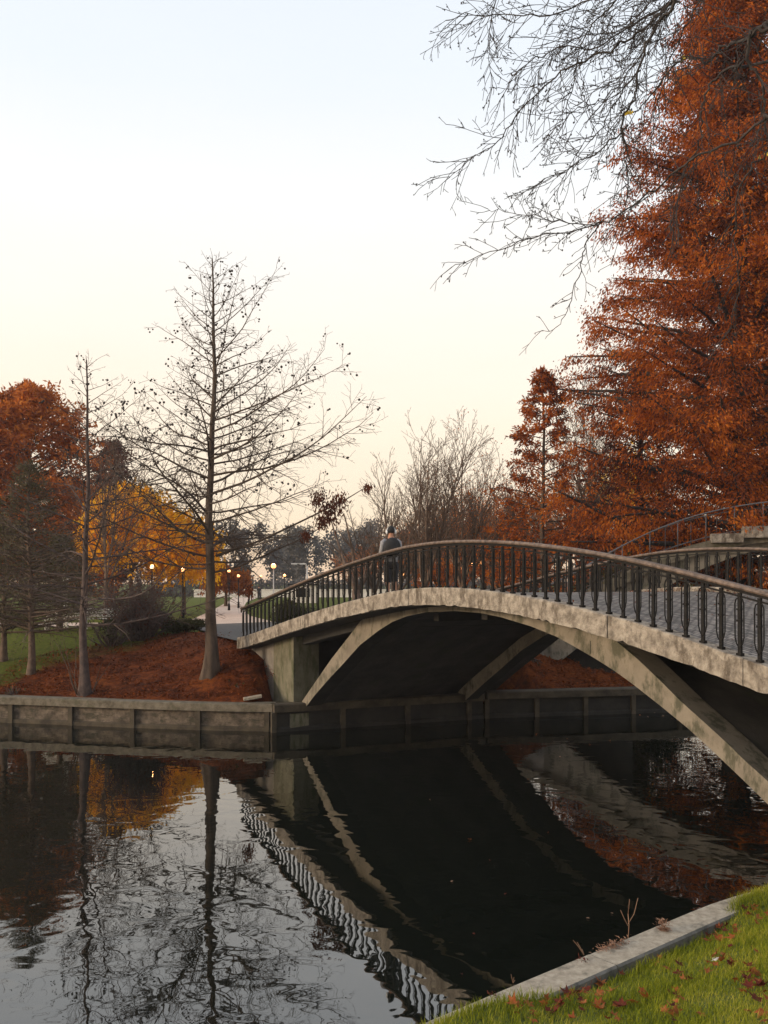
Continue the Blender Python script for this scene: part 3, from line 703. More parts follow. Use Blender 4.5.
# rust trees at far left
conifer('rust_tree', gpt(28, 58), EYE+(HY-385)/F*58-2.45, lambda u: 4.9*math.sin(math.pi*min(1, u*.88+.16))**.6+.2, 'large round topped rust tree at the left edge',
        'rustd', nmain=120, nsec=11, nleaf=24, ls=.36, lw=.17, seed=41, zc=.12, tr=.3, rise=.45, droop=.25, scat=.2)
conifer('rust_tree', gpt(-42, 55), 13.5, lambda u: 4.2*math.sin(math.pi*min(1, u*.88+.16))**.6+.2, 'orange rust tree cut by the left picture edge',
        'rust', nmain=80, nsec=8, nleaf=20, ls=.32, lw=.14, seed=42, zc=.1, tr=.3, rise=.4, droop=.25, scat=.2)
conifer('rust_tree', gpt(112, 72), EYE+(HY-440)/F*72-2.45, lambda u: 2.6*math.sin(math.pi*min(1, u*.85+.2))**.6+.2, 'dark maroon round top showing above the golden tree',
        'rustm', nmain=70, nsec=8, nleaf=20, ls=.32, lw=.14, seed=43, zc=.15, tr=.25, rise=.5, droop=.2, scat=.2)
conifer('rust_tree', gpt(80, 66), 9.5, lambda u: 3.0*math.sin(math.pi*min(1, u*.85+.2))**.6+.2, 'low rust tree between the slender cypress and the golden tree',
        'rustd', nmain=60, nsec=8, nleaf=18, ls=.32, lw=.14, seed=44, zc=.1, tr=.25, rise=.4, droop=.2, scat=.2)

def weeping(base, H, Rr, label, leafm, seed, n=120, name='golden_tree', strand=2.6, ls=.24, lw=.15, dens=34):
    rng = random.Random(seed); base = V(base); root = empty(name, base, label, 'tree')
    tm = MB(); tp = trunk_mesh(tm, base, H*.6, .13, (0,0), 1.5, 10, .1, rng, .1); tm.build('trunk', M['barkr'], root)
    bm_, lv = MB(), MB()
    for i in range(n):
        a = rng.uniform(0, 6.28); rr = Rr*math.sqrt(rng.random()); top = H*(1-.28*(rr/Rr)**2)*rng.uniform(.88, 1.02)
        p0, _r = tp(H*rng.uniform(.3,.55)); p1 = base+V((math.cos(a)*rr, math.sin(a)*rr, top)); mid = (p0+p1)/2+V((0,0,.5))
        bm_.tube([p0, mid, p1], [.04,.025,.01], 4, cap=False)
        for s_ in range(4):
            q = mid.lerp(p1, rng.uniform(.4, 1))+V((rng.gauss(0,.3), rng.gauss(0,.3), rng.uniform(-.1,.15))); L = min(strand*rng.uniform(.4, 1.2), q.z-base.z-.5)
            for k in range(int(dens*L/strand*1.6)):
                o = q+V((rng.gauss(0,.13), rng.gauss(0,.13), -L*rng.random())); av = V((rng.gauss(0,.5), rng.gauss(0,.5), -1)).normalized()*ls*rng.uniform(.6,1.3)
                lv.leaf(o, av, perp(av.normalized(), rng)*lw*.5)
    bm_.build('branches', M['barkr'], root); lv.build('crown', M[leafm], root)
    return root
weeping(gpt(132, 54), EYE+(HY-474)/F*54-2.45, 2.8, 'bright golden orange tree between the two bare cypresses', 'gold', 51, 190)
weeping(gpt(183, 57), EYE+(HY-505)/F*57-2.45, 2.3, 'smaller golden orange tree behind the tallest cypress trunk', 'gold', 52, 100)
weeping(gpt(226, 78), 3.9, 2.0, 'low amber tree beside the pale path', 'amber', 53, 45, strand=1.6)

# dense dark twiggy evergreens at left
for px, Y, yt, lab, sd, rr in ((30, 31.4, 462, 'dark green spruce with grey trunk behind the slender cypress', 61, 2.9), (4, 33.2, 520, 'dark twiggy spruce cut by the left picture edge', 62, 3.0), (60, 38.5, 535, 'dark evergreen behind the slender cypress trunk', 63, 2.0)):
    conifer('spruce', gpt(px, Y), EYE+(HY-yt)/F*Y-hfar((px-CX)/F*Y, Y), lambda u, rr=rr: rr*(1-u)**.75+.12, lab,
            'spruce', nmain=120, nsec=10, nleaf=6, ls=.13, lw=.045, seed=sd, zc=.2, tr=.12, rise=.12, droop=.2, barkm='barkl', scat=.07, inner=.12)

def mound(px, Y, ytop, w, label, leafm, seed, n=5000, ls=.12, lw=.05, name='shrub', flat=1):
    rng = random.Random(seed); base = gpt(px, Y); H = EYE+(HY-ytop)/F*Y-base.z; root = empty(name, base, label, 'shrub'); bm_, lv = MB(), MB()
    for i in range(30):
        a = rng.uniform(0, 6.28); k = rng.random(); pts, _ = curve(base, (math.cos(a)*k*w/H, math.sin(a)*k*w/H, 1), H*.95, rng, 5, .25, 0); bm_.tube(pts, [.03,.022,.016,.012,.008,.005], 4)
    lob = [(rng.uniform(-.55,.55)*w, rng.uniform(-.55,.55)*w, rng.uniform(.3,.66)*H, rng.uniform(.32,.5)) for _ in range(9)]
    for i in range(n):
        cx, cy, cz, q = lob[i % 9]; d = V((rng.gauss(0,1), rng.gauss(0,1), rng.gauss(0,1))).normalized()*rng.random()**.4
        o = base+V((cx+d.x*q*w, cy+d.y*q*w, max(.05, cz+d.z*q*H*.75))); av = V((rng.gauss(0,1), rng.gauss(0,1), rng.gauss(0,1))).normalized()*ls*rng.uniform(.6,1.3); lv.leaf(o, av, perp(av.normalized(), rng)*lw*.5)
    bm_.build('stems', M['barkshrub'], root); lv.build('leaves', M[leafm], root); return root
def bush(px, Y, ytop, w, label, leafm, seed, n=70, bark='barkshrub', leaves=16, name='shrub', cat='shrub', ls=.07, lw=.04, depth=None):
    rng = random.Random(seed); base = gpt(px, Y); H = EYE+(HY-ytop)/F*Y-base.z; root = empty(name, base, label, cat)
    bm_, lv = MB(), MB(); tips = []
    for i in range(n):
        a = rng.uniform(0, 6.28); k = rng.uniform(.1, 1); d = V((math.cos(a)*k*w/H, math.sin(a)*k*(depth or w)/H, 1))
        P = {0: (6, .25, -.03, 4, .7, .4), 1: (4, .35, -.03, 4, .8, .5), 2: (3, .4, -.05, 0, 0, 0), 'rmin': .0065}
        grow(bm_, base+V((math.cos(a)*k*.3*w, math.sin(a)*k*.3*w, -.05)), d, H*rng.uniform(.6, 1.05), .03, 0, P, rng, tips)
    bm_.build('stems', M[bark], root)
    if leaves:
        for pts, ds in tips:
            for k in range(rng.randint(0, leaves//4)):
                o = pts[rng.randrange(len(pts))]+V((rng.gauss(0,.08), rng.gauss(0,.08), rng.gauss(0,.08))); av = perp(UP, rng)*ls+V((0,0,rng.uniform(-ls, ls)))
                lv.leaf(o, av, perp(av.normalized(), rng)*lw)
        if lv.v: lv.build('leaves', M[leafm], root)
    return root
bush(140, 36, 574, 1.7, 'dark purplish twiggy bush between the two bare cypresses', 'rustm', 71, 120, leaves=8)
bush(112, 35.2, 612, 1.3, 'low dark twiggy bush at the edge of the red mulch', 'olive', 72, 36, leaves=14)
mound(186, 37, 618, 1.15, 'dark green low shrub left of the tallest cypress trunk', 'olive', 73)
mound(138, 37.5, 606, 1.7, 'dark green clump behind the twiggy bush', 'greendark', 74, 8000)
mound(300, 39, 596, 1.6, 'dark low shrub behind the balusters at the left end of the bridge', 'olive', 79, 6000)
mound(602, 39.2, 604, 1.9, 'added dark evergreen bush darkening the arch of the humped footbridge', 'greendark', 96, 9000)  # bushes added behind the footbridge to make its opening dark
mound(655, 39.6, 600, 2.0, 'second added dark evergreen bush beyond the humped footbridge', 'greendark', 97, 9000)
bush(528, 33, 668, .7, 'small green plant at the foot of the far abutment under the bridge', 'olive', 75, 24, leaves=20)
bush(14, 29.4, 684, .5, 'small yellowish weed clump behind the canal wall at the left edge', 'olive', 76, 14, leaves=16)
bush(238, 28.4, 689, .35, 'tiny dry weed tuft at the foot of the tallest cypress', 'olive', 77, 10, leaves=12)

# bare deciduous trees in the middle distance
def bare(px, Y, ytop, label, seed, stems=1, spread=.45, r=.12, bark='barkr', leafm=None, nleaf=0, wide=1, dens=2.6, fork=.18):
    rng = random.Random(seed); base = gpt(px, Y); H = EYE+(HY-ytop)/F*Y-base.z; root = empty('bare_tree', base, label, 'tree')
    tm = MB(); bm_ = MB(); tips = []
    tz = H*fork; tm.tube([base-V((0,0,.1)), base+V((.05,0,tz*.5)), base+V((0,0,tz))], [r*1.5, r*1.05, r], 9); tm.build('trunk', M[bark], root)
    for i in range(stems):
        a = i*2.399+rng.uniform(-.4,.4); k = spread*rng.uniform(.25, 1.1)*wide
        P = {0: (8, .14, .05, dens, .55, .5), 1: (6, .2, .05, dens*1.3, .6, .5), 2: (4, .25, .03, 3.5, .6, .5), 3: (3, .3, .02, 0, 0, 0), 'rmin': .008}
        grow(bm_, base+V((0,0,tz*rng.uniform(.8,1)-.02)), (math.cos(a)*k, math.sin(a)*k, 1), (H-tz)*rng.uniform(.75, 1.02), r*.62, 0, P, rng, tips)
    bm_.build('branches', M[bark], root)
    if leafm:
        lv = MB()
        for pts, ds in tips:
            for k in range(nleaf if rng.random() < .6 else 0):
                o = pts[-1]+V((rng.gauss(0,.15),)*1+(rng.gauss(0,.15), rng.gauss(0,.15))); av = perp(UP, rng)*.09+V((0,0,-.06))
                lv.leaf(o, av, perp(av.normalized(), rng)*.035)
        lv.build('leaves', M[leafm], root)
    return root
bare(356, 41, 478, 'bare forked tree with thick limbs left of the walker', 81, 3, .75, .20, 'barkl', wide=1.1, dens=1.3, fork=.25)
bare(424, 44, 428, 'tall vase shaped bare tree right of the walker', 82, 6, .40, .12, 'barkl', wide=1)
bare(398, 52, 462, 'pale bare tree directly behind the walker', 83, 6, .6, .12, 'barkl')
bare(462, 47, 434, 'fine twigged bare tree above the lit lamps', 84, 7, .38, .12, 'barkl', 'rustd', 1)
bare(500, 50, 470, 'bare tree with a few rust leaves left of the small conifer', 85, 7, .55, .12, 'barkl', 'rustd', 3)
bare(588, 50, 380, 'bare pale twigged tree between the small and the huge conifer', 86, 5, .45, .12, 'barkl')
bare(105, 46, 420, 'thin bare tree behind the slender cypress', 87, 4, .4, .10, 'barkl')
bare(375, 60, 495, 'low bare tree between the forked tree and the walker', 88, 5, .7, .12, 'barkr')
weeping(gpt(485, 62), 5.6, 2.6, 'russet rounded tree behind the railing left of the small conifer', 'rustd', 91, 70, 'russet_tree', 1.6, .2, .09, 12)
weeping(gpt(440, 66), 4.2, 2.2, 'low russet tree behind the railing right of the walker', 'rustd', 92, 50, 'russet_tree', 1.4, .2, .09, 12)
weeping(gpt(525, 56), 4.6, 2.4, 'russet thicket tree under the small conifer', 'rustd', 93, 60, 'russet_tree', 1.6, .2, .09, 12)
weeping(gpt(630, 60), 12.0, 3.0, 'yellow tree glowing through the huge rust conifer', 'gold', 94, 70, 'golden_tree', 2.2, .25, .12, 10)
bush(612, 38, 560, 2.2, 'olive bush behind the rails of the humped footbridge', 'olive', 95, 60, leaves=26, ls=.14, lw=.06)

# soft russet trees in the middle distance
rng = random.Random(140)
def hazytree(seed, H, Rr, leafm):
    r_ = random.Random(seed); root = empty('russet_haze_tree', V((0,0,0)), 'fine twigged russet tree standing in the band behind the bridge railing', 'tree', 'russet trees behind the bridge railing')
    tm = MB(); tm.tube([(0,0,-.2), (0,0,H*.4)], [.16,.10], 6); tm.build('trunk', M['barkr'], root)
    bm_, tips = MB(), []
    P = {0: (6, .2, .06, 1.8, .6, .5), 1: (5, .25, .04, 2.6, .6, .5), 2: (3, .3, .03, 0, 0, 0), 'rmin': .014}
    for i in range(9): a = i*2.399; grow(bm_, V((0,0,H*.3+.02*i)), (math.cos(a)*.7, math.sin(a)*.7, 1), H*.7, .06, 0, P, r_, tips)
    bm_.build('branches', M['barkr'], root); lv = MB()
    for pts, ds in tips:
        for k in range(5):
            o = pts[r_.randrange(len(pts))]+V((r_.gauss(0,.25), r_.gauss(0,.25), r_.gauss(0,.25))); av = V((r_.gauss(0,1), r_.gauss(0,1), r_.gauss(-.3,1))).normalized()*.26; lv.leaf(o, av, perp(av.normalized(), r_)*.05)
    lv.build('crown', M[leafm], root); return root
hp = [hazytree(s, 9.5, 4, 'rustd') for s in (11, 12)]; i = 0
for px, Y, sc in ((392,92,.72),(416,84,.8),(438,96,.98),(458,80,.9),(474,92,1.1),(494,84,1.1),(512,95,1.2),(536,88,1.15),(560,94,1.2),(590,86,1.2),(372,100,.62),(350,104,.55)):
    b = gpt(px, Y)
    if i < 2: o = hp[i]; o.location = b; o.scale = (sc,)*3
    else: dup(hp[i % 2], b, None, rng.uniform(0, 6), sc)
    i += 1
# far tree line
rng = random.Random(100)
def fartree(seed, H, Rr):
    r_ = random.Random(seed); b = V((0,0,0)); root = empty('distant_tree', b, 'hazy grey tree in the far tree line beyond the park', 'tree', 'distant trees beyond the park')
    tm = MB(); tm.tube([(0,0,-.3), (0,0,H*.45)], [.3,.18], 6); tm.build('trunk', M['barkd'], root)
    lv = MB(); cl = [(V((r_.gauss(0,.42)*Rr, r_.gauss(0,.42)*Rr, H*(.22+.7*r_.random()))), Rr*r_.uniform(.3,.5)) for k in range(16)]
    for c, q in cl:
        for k in range(190):
            d = perp(UP, r_)*r_.random()+UP*r_.uniform(-1,1); o = c+d.normalized()*q*r_.random()**.4
            if o.z < H*.1: continue
            av = V((r_.gauss(0,1), r_.gauss(0,1), r_.gauss(0,1))).normalized()*.6; lv.leaf(o, av, perp(av.normalized(), r_)*.22)
    lv.build('crown', M['fargrey'], root); return root
protos = [fartree(s, 14, 5.4) for s in (1, 2, 3)]
pl = []
x = -95
while x < 60:
    pl.append((x, 165+rng.uniform(-18, 25))); x += rng.uniform(4.2, 6.5)
for i, (x, y) in enumerate(pl):
    sc = rng.uniform(.75, 1.12)
    if i < 3: o = protos[i]; o.location = (x, y, 2.3); o.scale = (sc,)*3
    else: dup(protos[i % 3], (x, y, 2.3), None, rng.uniform(0, 6), sc)

# ------------------------------------------------------------------ park furniture
def lamp(px, py, Y, label, m='lampwarm', power=0, r=.115, pole='iron', group='lit globe lamps along the park paths'):
    b = gpt(px, Y); p = at(px, py, Y); H = p.z-b.z; root = empty('street_lamp', b, label, 'street lamp', group)
    q = MB(); q.tube([b, b+V((0,0,.5)), b+V((0,0,.55)), b+V((0,0,H-r*.9))], [.10,.08,.045,.035], 8); q.build('pole', M[pole], root)
    q = MB(); q.tube([b+V((0,0,H-r*1.05)), b+V((0,0,H-r*.75))], [.07,.10], 8); q.build('collar', M[pole], root)
    q = MB(); q.ball(p, r, 12, 9); q.build('globe', M[m], root)
    if power:
        li = bpy.data.lights.new('lamp_bulb', 'POINT'); li.energy = power; li.color = (1,.45,.16); li.shadow_soft_size = r*1.1
        o = bpy.data.objects.new('lamp_bulb', li); COL.objects.link(o); o.parent = root; o.location = (0,0,H+r*1.3)
lamp(152, 567, 47, 'lit globe lamp in front of the golden tree', 'lampwhite', 60, .11)
lamp(183, 570, 52, 'lit globe lamp just left of the tallest cypress trunk', 'lampwarm', 60)
lamp(208.5, 571, 58, 'lit globe lamp hidden mostly by the tallest cypress trunk')
lamp(229, 571, 66, 'first lit globe lamp right of the tallest cypress trunk')
lamp(238.5, 576, 72, 'small lit globe lamp above the pale path', 'lampwarm', 40)
lamp(248.5, 576.5, 84, 'lit lamp just above the walking pair')
lamp(261, 576, 96, 'distant lit lamp right of the walking pair')
lamp(273.5, 566, 60, 'tall lit lamp on a white pole above the rail end', 'lampwarm', 80, .17, 'whitepaint')
lamp(284.5, 575.5, 75, 'lit lamp right of the white lamp pole', 'lampwarm', 40)
lamp(328, 574.5, 80, 'left lit lamp of the pair seen through the balusters left of the walker')
lamp(349, 574.5, 80, 'right lit lamp of the pair seen through the balusters left of the walker')
lamp(402.5, 574, 64, 'lit lamp seen through the balusters beside the walker legs', 'lampwarm', 40)
lamp(431.5, 574, 66, 'faint lit lamp between the walker and the three bright ones', 'lampwarm', 0, .14)
lamp(462.5, 568, 62, 'leftmost of the three bright lamps right of the walker', 'lampwarm', 40)
lamp(473, 564.5, 58, 'middle of the three bright lamps right of the walker', 'lampwarm', 60)
lamp(482, 562.5, 52, 'rightmost and brightest of the three lamps right of the walker', 'lampwarm', 90, .18)
# unlit twin arm mast
b = gpt(307, 70); p = at(307, 566, 70); root = empty('lamp_mast', b, 'unlit white mast with two curved arms above the handrail', 'street lamp')
q = MB(); q.tube([b, V((b.x, b.y, p.z))], [.09,.06], 8); q.build('pole', M['whitepaint'], root)
for sx in (-1, -.35):
    q = MB(); t_ = V((b.x, b.y, p.z-.1)); q.tube([t_, t_+V((sx*.2,0,.25)), t_+V((sx*.8,0,.3))], [.05,.045,.035], 6); q.build('arm', M['whitepaint'], root)
    q = MB(); q.box(t_+V((sx*1.0,0,.27)), (.45,.2,.1)); q.build('lamp_head', M['whiteplastic'], root)
# benches by the side path
def bench(px, Y, label, rz=0):
    b = gpt(px, Y); b.z = 2.48; root = empty('park_bench', b, label, 'bench', None); root.rotation_euler = (0,0,0)
    for sx in (-.8, .8):
        q = MB(); q.box(b+V((sx,0,.21)), (.1,.45,.42)); q.build('leg', M['whitepaint'], root)
    q = MB()
    for k in range(4): q.box(b+V((0,-.2+.13*k,.44)), (1.9,.1,.04))
    q.build('seat', M['whitepaint'], root); q = MB()
    for k in range(3): q.box(b+V((0,.28,.56+.14*k)), (1.9,.03,.1))
    q.build('backrest', M['whitepaint'], root)
bench(66, 38.8, 'white park bench left of the slender cypress trunk')
bench(101, 39.5, 'white park bench right of the slender cypress trunk')
# white sign post by the benches
b = gpt(66, 41); root = empty('notice_post', b, 'narrow white post standing behind the left bench', 'post')
q = MB(); q.box(b+V((0,0,1.2)), (.16,.16,2.4)); q.build('post', M['whitepaint'], root); q = MB(); q.box(b+V((0,0,2.45)), (.3,.3,.08)); q.build('cap', M['whitepaint'], root)
# far white wall, hedge, kiosk
q = MB(); q.box((-9, 128, 2.95), (36, .4, 1.1)); q.box((-9, 128, 3.55), (36.2, .55, .1)); tag(q.build('low_wall', M['whitepaint']), 'long low white wall at the end of the pale path', 'wall')
q = MB(); rng = random.Random(4)
for k in range(9000):
    o = V((rng.uniform(-34, 22), 132+rng.uniform(-1,1), 2.4+rng.uniform(0, 2.5)+.2*math.sin(k))); av = perp(UP, rng)*.35; q.leaf(o, av, V((0,0,.15)))
tag(q.build('hedge', M['fargrey']), 'dark clipped hedge behind the far white wall', 'hedge')
root = empty('kiosk', (-8.2, 92, 2.45), 'small white kiosk seen through the balusters left of the walker', 'kiosk')
q = MB(); q.box((-8.2, 92, 3.35), (2.6, 2, 1.8)); q.build('wall', M['whitepaint'], root); q = MB(); q.box((-8.2, 92, 4.32), (3, 2.4, .14)); q.build('roof', M['iron'], root)
q = MB(); q.box((-8.2, 90.985, 3.5), (1.4, .03, .9)); q.build('window', M['iron'], root)

# ------------------------------------------------------------------ people
def skinned(chains, name, m, parent, sub=2):
    """chains: list of vertex positions/radii and edges, grown into one continuous surface"""
    me = bpy.data.meshes.new(name); vs, es, rs = chains
    me.from_pydata([tuple(v) for v in vs], es, []); ob = bpy.data.objects.new(name, me); COL.objects.link(ob)
    md = ob.modifiers.new('s', 'SKIN'); md.use_smooth_shade = True
    for i, r in enumerate(rs):
        ob.data.skin_vertices[0].data[i].radius = (r if isinstance(r, tuple) else (r, r))
    ob.data.skin_vertices[0].data[0].use_root = True
    s2 = ob.modifiers.new('u', 'SUBSURF'); s2.levels = sub; s2.render_levels = sub
    dg = bpy.context.evaluated_depsgraph_get(); nm = bpy.data.meshes.new_from_object(ob.evaluated_get(dg))
    bpy.data.objects.remove(ob); nm.materials.append(m) if not nm.materials else None
    for p in nm.polygons: p.use_smooth = True
    o2 = bpy.data.objects.new(name, nm); COL.objects.link(o2); o2.parent = parent; return o2
def person(loc, rz, H, label, top, shorts, bag=False, cap=True, stride=.12, headph=False, longp=False, seed=1):
    root = empty('person', loc, label, 'person'); root.rotation_euler = (0,0,rz); k = H/1.8
    def q(x, y, z): return V((x, y, z))*k
    # facing +y ; back towards -y
    vs = [q(0,0,.95), q(0,0,1.12), q(0,.0,1.32), q(0,-.01,1.46), q(0,.005,1.56), q(0,.02,1.64), q(0,.02,1.74)]
    rs = [(.145,.105), (.125,.09), (.15,.10), (.085,.07), (.052,.055), (.078,.09), (.06,.075)]
    es = [(0,1),(1,2),(2,3),(3,4),(4,5),(5,6)]
    for sx in (-1, 1):
        n = len(vs); st = stride*sx
        vs += [q(sx*.09,0,.86), q(sx*.10,st*.6,.50), q(sx*.105,st*.2-.03+(-.12 if st<0 else .02),.10), q(sx*.11,st*.2+.05+(-.12 if st<0 else .02),.035), q(sx*.115,st*.2+.14+(-.12 if st<0 else .02),.03)]
        rs += [.092,.058,.036,.038,.03]; es += [(0,n),(n,n+1),(n+1,n+2),(n+2,n+3),(n+3,n+4)]
        n = len(vs)
        vs += [q(sx*.19,-.01,1.43), q(sx*.235,.0,1.17), q(sx*.22,.16,.98), q(sx*.20,.22,.93)]
        rs += [.055,.042,.032,.028]; es += [(3,n),(n,n+1),(n+1,n+2),(n+2,n+3)]
        h = n+3; pb = vs[h]
        for f in range(4):
            a = len(vs); off = q((f-1.5)*.020, 0, 0)
            vs += [pb+off+q(0,.05,-.015), pb+off+q(0,.085+.006*(1.5-abs(f-1.5)),-.035)]
            rs += [.010*k,.008*k]; es += [(h,a),(a,a+1)]
        a = len(vs); vs += [pb+q(-sx*.035,.02,0), pb+q(-sx*.05,.05,-.01)]; rs += [.011*k,.009*k]; es += [(h,a),(a,a+1)]
    rs = [(r[0]*k, r[1]*k) if isinstance(r, tuple) else r*k for r in rs]
    skinned((vs, es, rs), 'body', M['skin'], root)
    W0 = wloc(root)
    def off(mb):
        mb.v = [v+W0 for v in mb.v]; return mb
    c = MB(); c.ball(q(0,.085+.02,1.66), .018*k, 6, 5)                 # nose
    for sx in (-1, 1): c.ball(q(sx*.082,.015,1.665), .022*k, 6, 5, (.5,1,1.3))
    off(c).build('face_and_ears', M['skin'], root)
    c = MB()
    for sx in (-1, 1): c.ball(q(sx*.03,.1,1.69), .011*k, 6, 5)
    off(c).build('eye', M['black'], root)
    # shirt
    c = MB(); c.loft([(q(0,0,.93), .178*k, .13*k), (q(0,0,1.05), .165*k, .12*k), (q(0,0,1.2), .172*k, .125*k), (q(0,0,1.35), .20*k, .13*k), (q(0,-.005,1.44), .185*k, .11*k), (q(0,0,1.50), .10*k, .08*k), (q(0,0,1.53), .065*k, .065*k)], 16)
    for sx in (-1, 1): c.tube([q(sx*.13,-.005,1.45), q(sx*.2,-.01,1.41), q(sx*.245,0,1.17), q(sx*.232,.14,1.0)], [.07*k,.068*k,.054*k,.042*k], 10)
    off(c).build('shirt', M[top], root)
    c = MB(); c.loft([(q(0,0,.78), .175*k, .14*k), (q(0,0,.9), .178*k, .135*k), (q(0,0,1.0), .16*k, .12*k)], 16)
    zb = .10 if longp else .44
    for sx in (-1, 1):
        st = stride*sx
        c.tube([q(sx*.085,0,.88), q(sx*.095,st*.3,.7), q(sx*.10,st*.6,.50), q(sx*.103,st*.5,zb)], [.11*k,.10*k,.088*k,(.06 if longp else .085)*k], 12)
    off(c).build('shorts' if not longp else 'trousers', M[shorts], root)
    for sx in (-1, 1):
        d_ = stride*sx*.2+(-.12 if stride*sx < 0 else .02)
        c = MB(); c.ball(q(sx*.11, d_+.05, .035), .06*k, 10, 6, (.75,2.0,.7)); off(c).build('shoe', M['black'], root)
    if cap:
        c = MB(); c.ball(q(0,.01,1.715), .098*k, 14, 8, (1,1.1,1.05)); c.box(q(0,.13,1.71), (.13*k,.1*k,.012*k)); off(c).build('cap', M['black'], root)
    else:
        c = MB(); c.ball(q(0,-.005,1.70), .1*k, 14, 8, (1,1.1,1.2)); off(c).build('hair', M['barkd'], root)
    if headph:
        c = MB(); c.tube([q(math.cos(a)*.112,.0,1.66+math.sin(a)*.14) for a in [math.pi*i/10 for i in range(11)]], .013*k, 6)
        for sx in (-1, 1): c.ball(q(sx*.108,0,1.66), .045*k, 10, 7, (.55,1,1.15))
        off(c).build('headphones', M['whiteplastic'], root)
    if bag:
        c = MB(); c.ball(q(0,-.16,1.28), .215*k, 16, 10, (.98,.6,1.15)); bg = off(c).build('backpack', M['black'], root)
        c = MB()
        for sx in (-1, 1): c.tube([q(sx*.1,-.12,1.42), q(sx*.11,-.02,1.52), q(sx*.12,.11,1.42), q(sx*.14,.13,1.2), q(sx*.12,-.1,1.05)], .018*k, 6)
        off(c).build('strap', M['black'], bg)
    return root
Yp = 22.15; Xp = (391-CX)/F*Yp; d = V((Xp, Yp, 0))-B.P0; tt = d.dot(B.D)
person((Xp, Yp, B.z(tt)-.12), math.radians(12), 1.80, 'person in black shorts and pale sleeves with a black backpack on the bridge', 'lightcloth', 'navy', True, True, .1, True)
person(at(250.5, 602.5, 100).xy.to_3d()+V((0,0,2.49)), math.radians(180), 1.75, 'left walker of the distant pair, in a pale top on the pale path', 'lightcloth', 'navy', False, False, .2, longp=True)
person(at(259, 602.5, 102).xy.to_3d()+V((0,0,2.49)), math.radians(185), 1.7, 'right walker of the distant pair, all in dark clothes', 'black', 'navy', False, False, -.2, longp=True)

# ------------------------------------------------------------------ overhanging bare tree (its trunk stands right of the frame)
rng = random.Random(77)
tb = near(-.6+4.0, 5.9, 0); tb = V((6.6, 3.4, 2.65)); ov = empty('overhanging_tree', tb, 'bare tree reaching long drooping twigs in from the top right', 'tree')
tm = MB(); tp = trunk_mesh(tm, tb, 9.5, .36, (-.4,.6), 1.6, 14, .1, rng, .14); tm.build('trunk', M['barkn'], ov)
lim, ltips = MB(), []
PT = {0: (7, .26, -.035, 7.5, .75, .42), 1: (4, .34, -.02, 8, .8, .5), 2: (3, .35, 0, 0, 0, 0), 'rmin': .0028}
def limb(pts, r0, r1, start=None, dens=5, ln=(.5, 1.3), side=(-.5, 0, -.4), Pm=PT):
    P = [at(*p) for p in pts]
    if start is not None:
        s, _ = tp(start); P = [s, s.lerp(P[0], .5)+V((0,0,.35))]+P
    # refine with catmull-rom so limbs bend softly
    Q = []
    for i in range(len(P)-1):
        a, b, c, d_ = P[max(0, i-1)], P[i], P[i+1], P[min(len(P)-1, i+2)]
        for k in range(5):
            t = k/5; Q.append(.5*((2*b)+(c-a)*t+(2*a-5*b+4*c-d_)*t*t+(3*b-a-3*c+d_)*t**3)+V((rng.gauss(0,.012), rng.gauss(0,.02), rng.gauss(0,.012))))
    Q.append(P[-1]); n = len(Q)
    rad = [.64*(r0+(r1-r0)*(i/(n-1))**.8) for i in range(n)]
    lim.tube(Q, rad, 7, cap=False)
    for i in range(10 if start is not None else 1, n-1):
        seg = (Q[i+1]-Q[i]).length; d0 = (Q[i+1]-Q[i]).normalized()
        ds_ = seg*dens*3.5; k = int(ds_)+(1 if rng.random() < ds_ % 1 else 0)
        for _ in range(k):
            sd = perp(d0, rng); dd = (d0*.7+sd*.8+V(side)*.55).normalized()
            grow(lim, Q[i].lerp(Q[i+1], rng.random()), dd, rng.uniform(ln[0]*.7, ln[1]*.95)*(1-.35*i/n), max(.0038, rad[i]*.3), 0, Pm, rng, ltips)
    dd = (Q[-1]-Q[-2]).normalized(); grow(lim, Q[-1], dd, .35, r1, 1, Pm, rng, ltips)
limb([(790,108,7.5),(768,118,7.7),(738,140,8),(692,159,8.3),(665,181,8.6),(633,205,8.9),(601,224,9.2),(547,236,9.6),(490,252,10),(452,267,10.2)], .027, .006, 4.5, 3.2, (.3, .9), (-.3,0,-.1))
limb([(690,-20,8),(677,0,8),(663,16,8.1),(647,42,8.2),(639,68,8.3),(635,94,8.4),(623,122,8.5),(626,152,8.6),(628,187,8.7)], .034, .008, 5.5, 5, (.4, 1.0), (-.6,0,-.3))
limb([(688,-15,8.2),(674,0,8.3),(645,28,8.5),(619,45,8.6),(585,60,8.8),(556,76,9),(520,110,9.3),(498,140,9.5),(479,154,9.6),(450,177,9.8)], .028, .005, 5.2, 5.2, (.4, 1.0), (-.4,0,-.25))
limb([(626,125,8.5),(600,150,8.7),(570,168,8.9),(533,187,9.2)], .014, .005, None, 5, (.3,.8), (-.4,0,-.1))
limb([(601,224,9.2),(560,222,9.3),(520,214,9.6),(488,209,9.8)], .010, .004, None, 6, (.25,.6), (-.4,0,.1))
limb([(780,20,7.6),(750,37,7.7),(724,47,7.9),(705,63,8),(694,58,8.1),(677,63,8.2),(655,92,8.4),(634,112,8.6)], .030, .008, 4.8, 4, (.3,.9), (-.3,0,-.4))
limb([(790,15,7.4),(768,28,7.5),(750,33,7.6),(750,63,7.7),(762,87,7.8),(766,117,7.9),(772,160,8)], .04, .012, 4.7, 3, (.3,.9), (-.2,0,-.6))
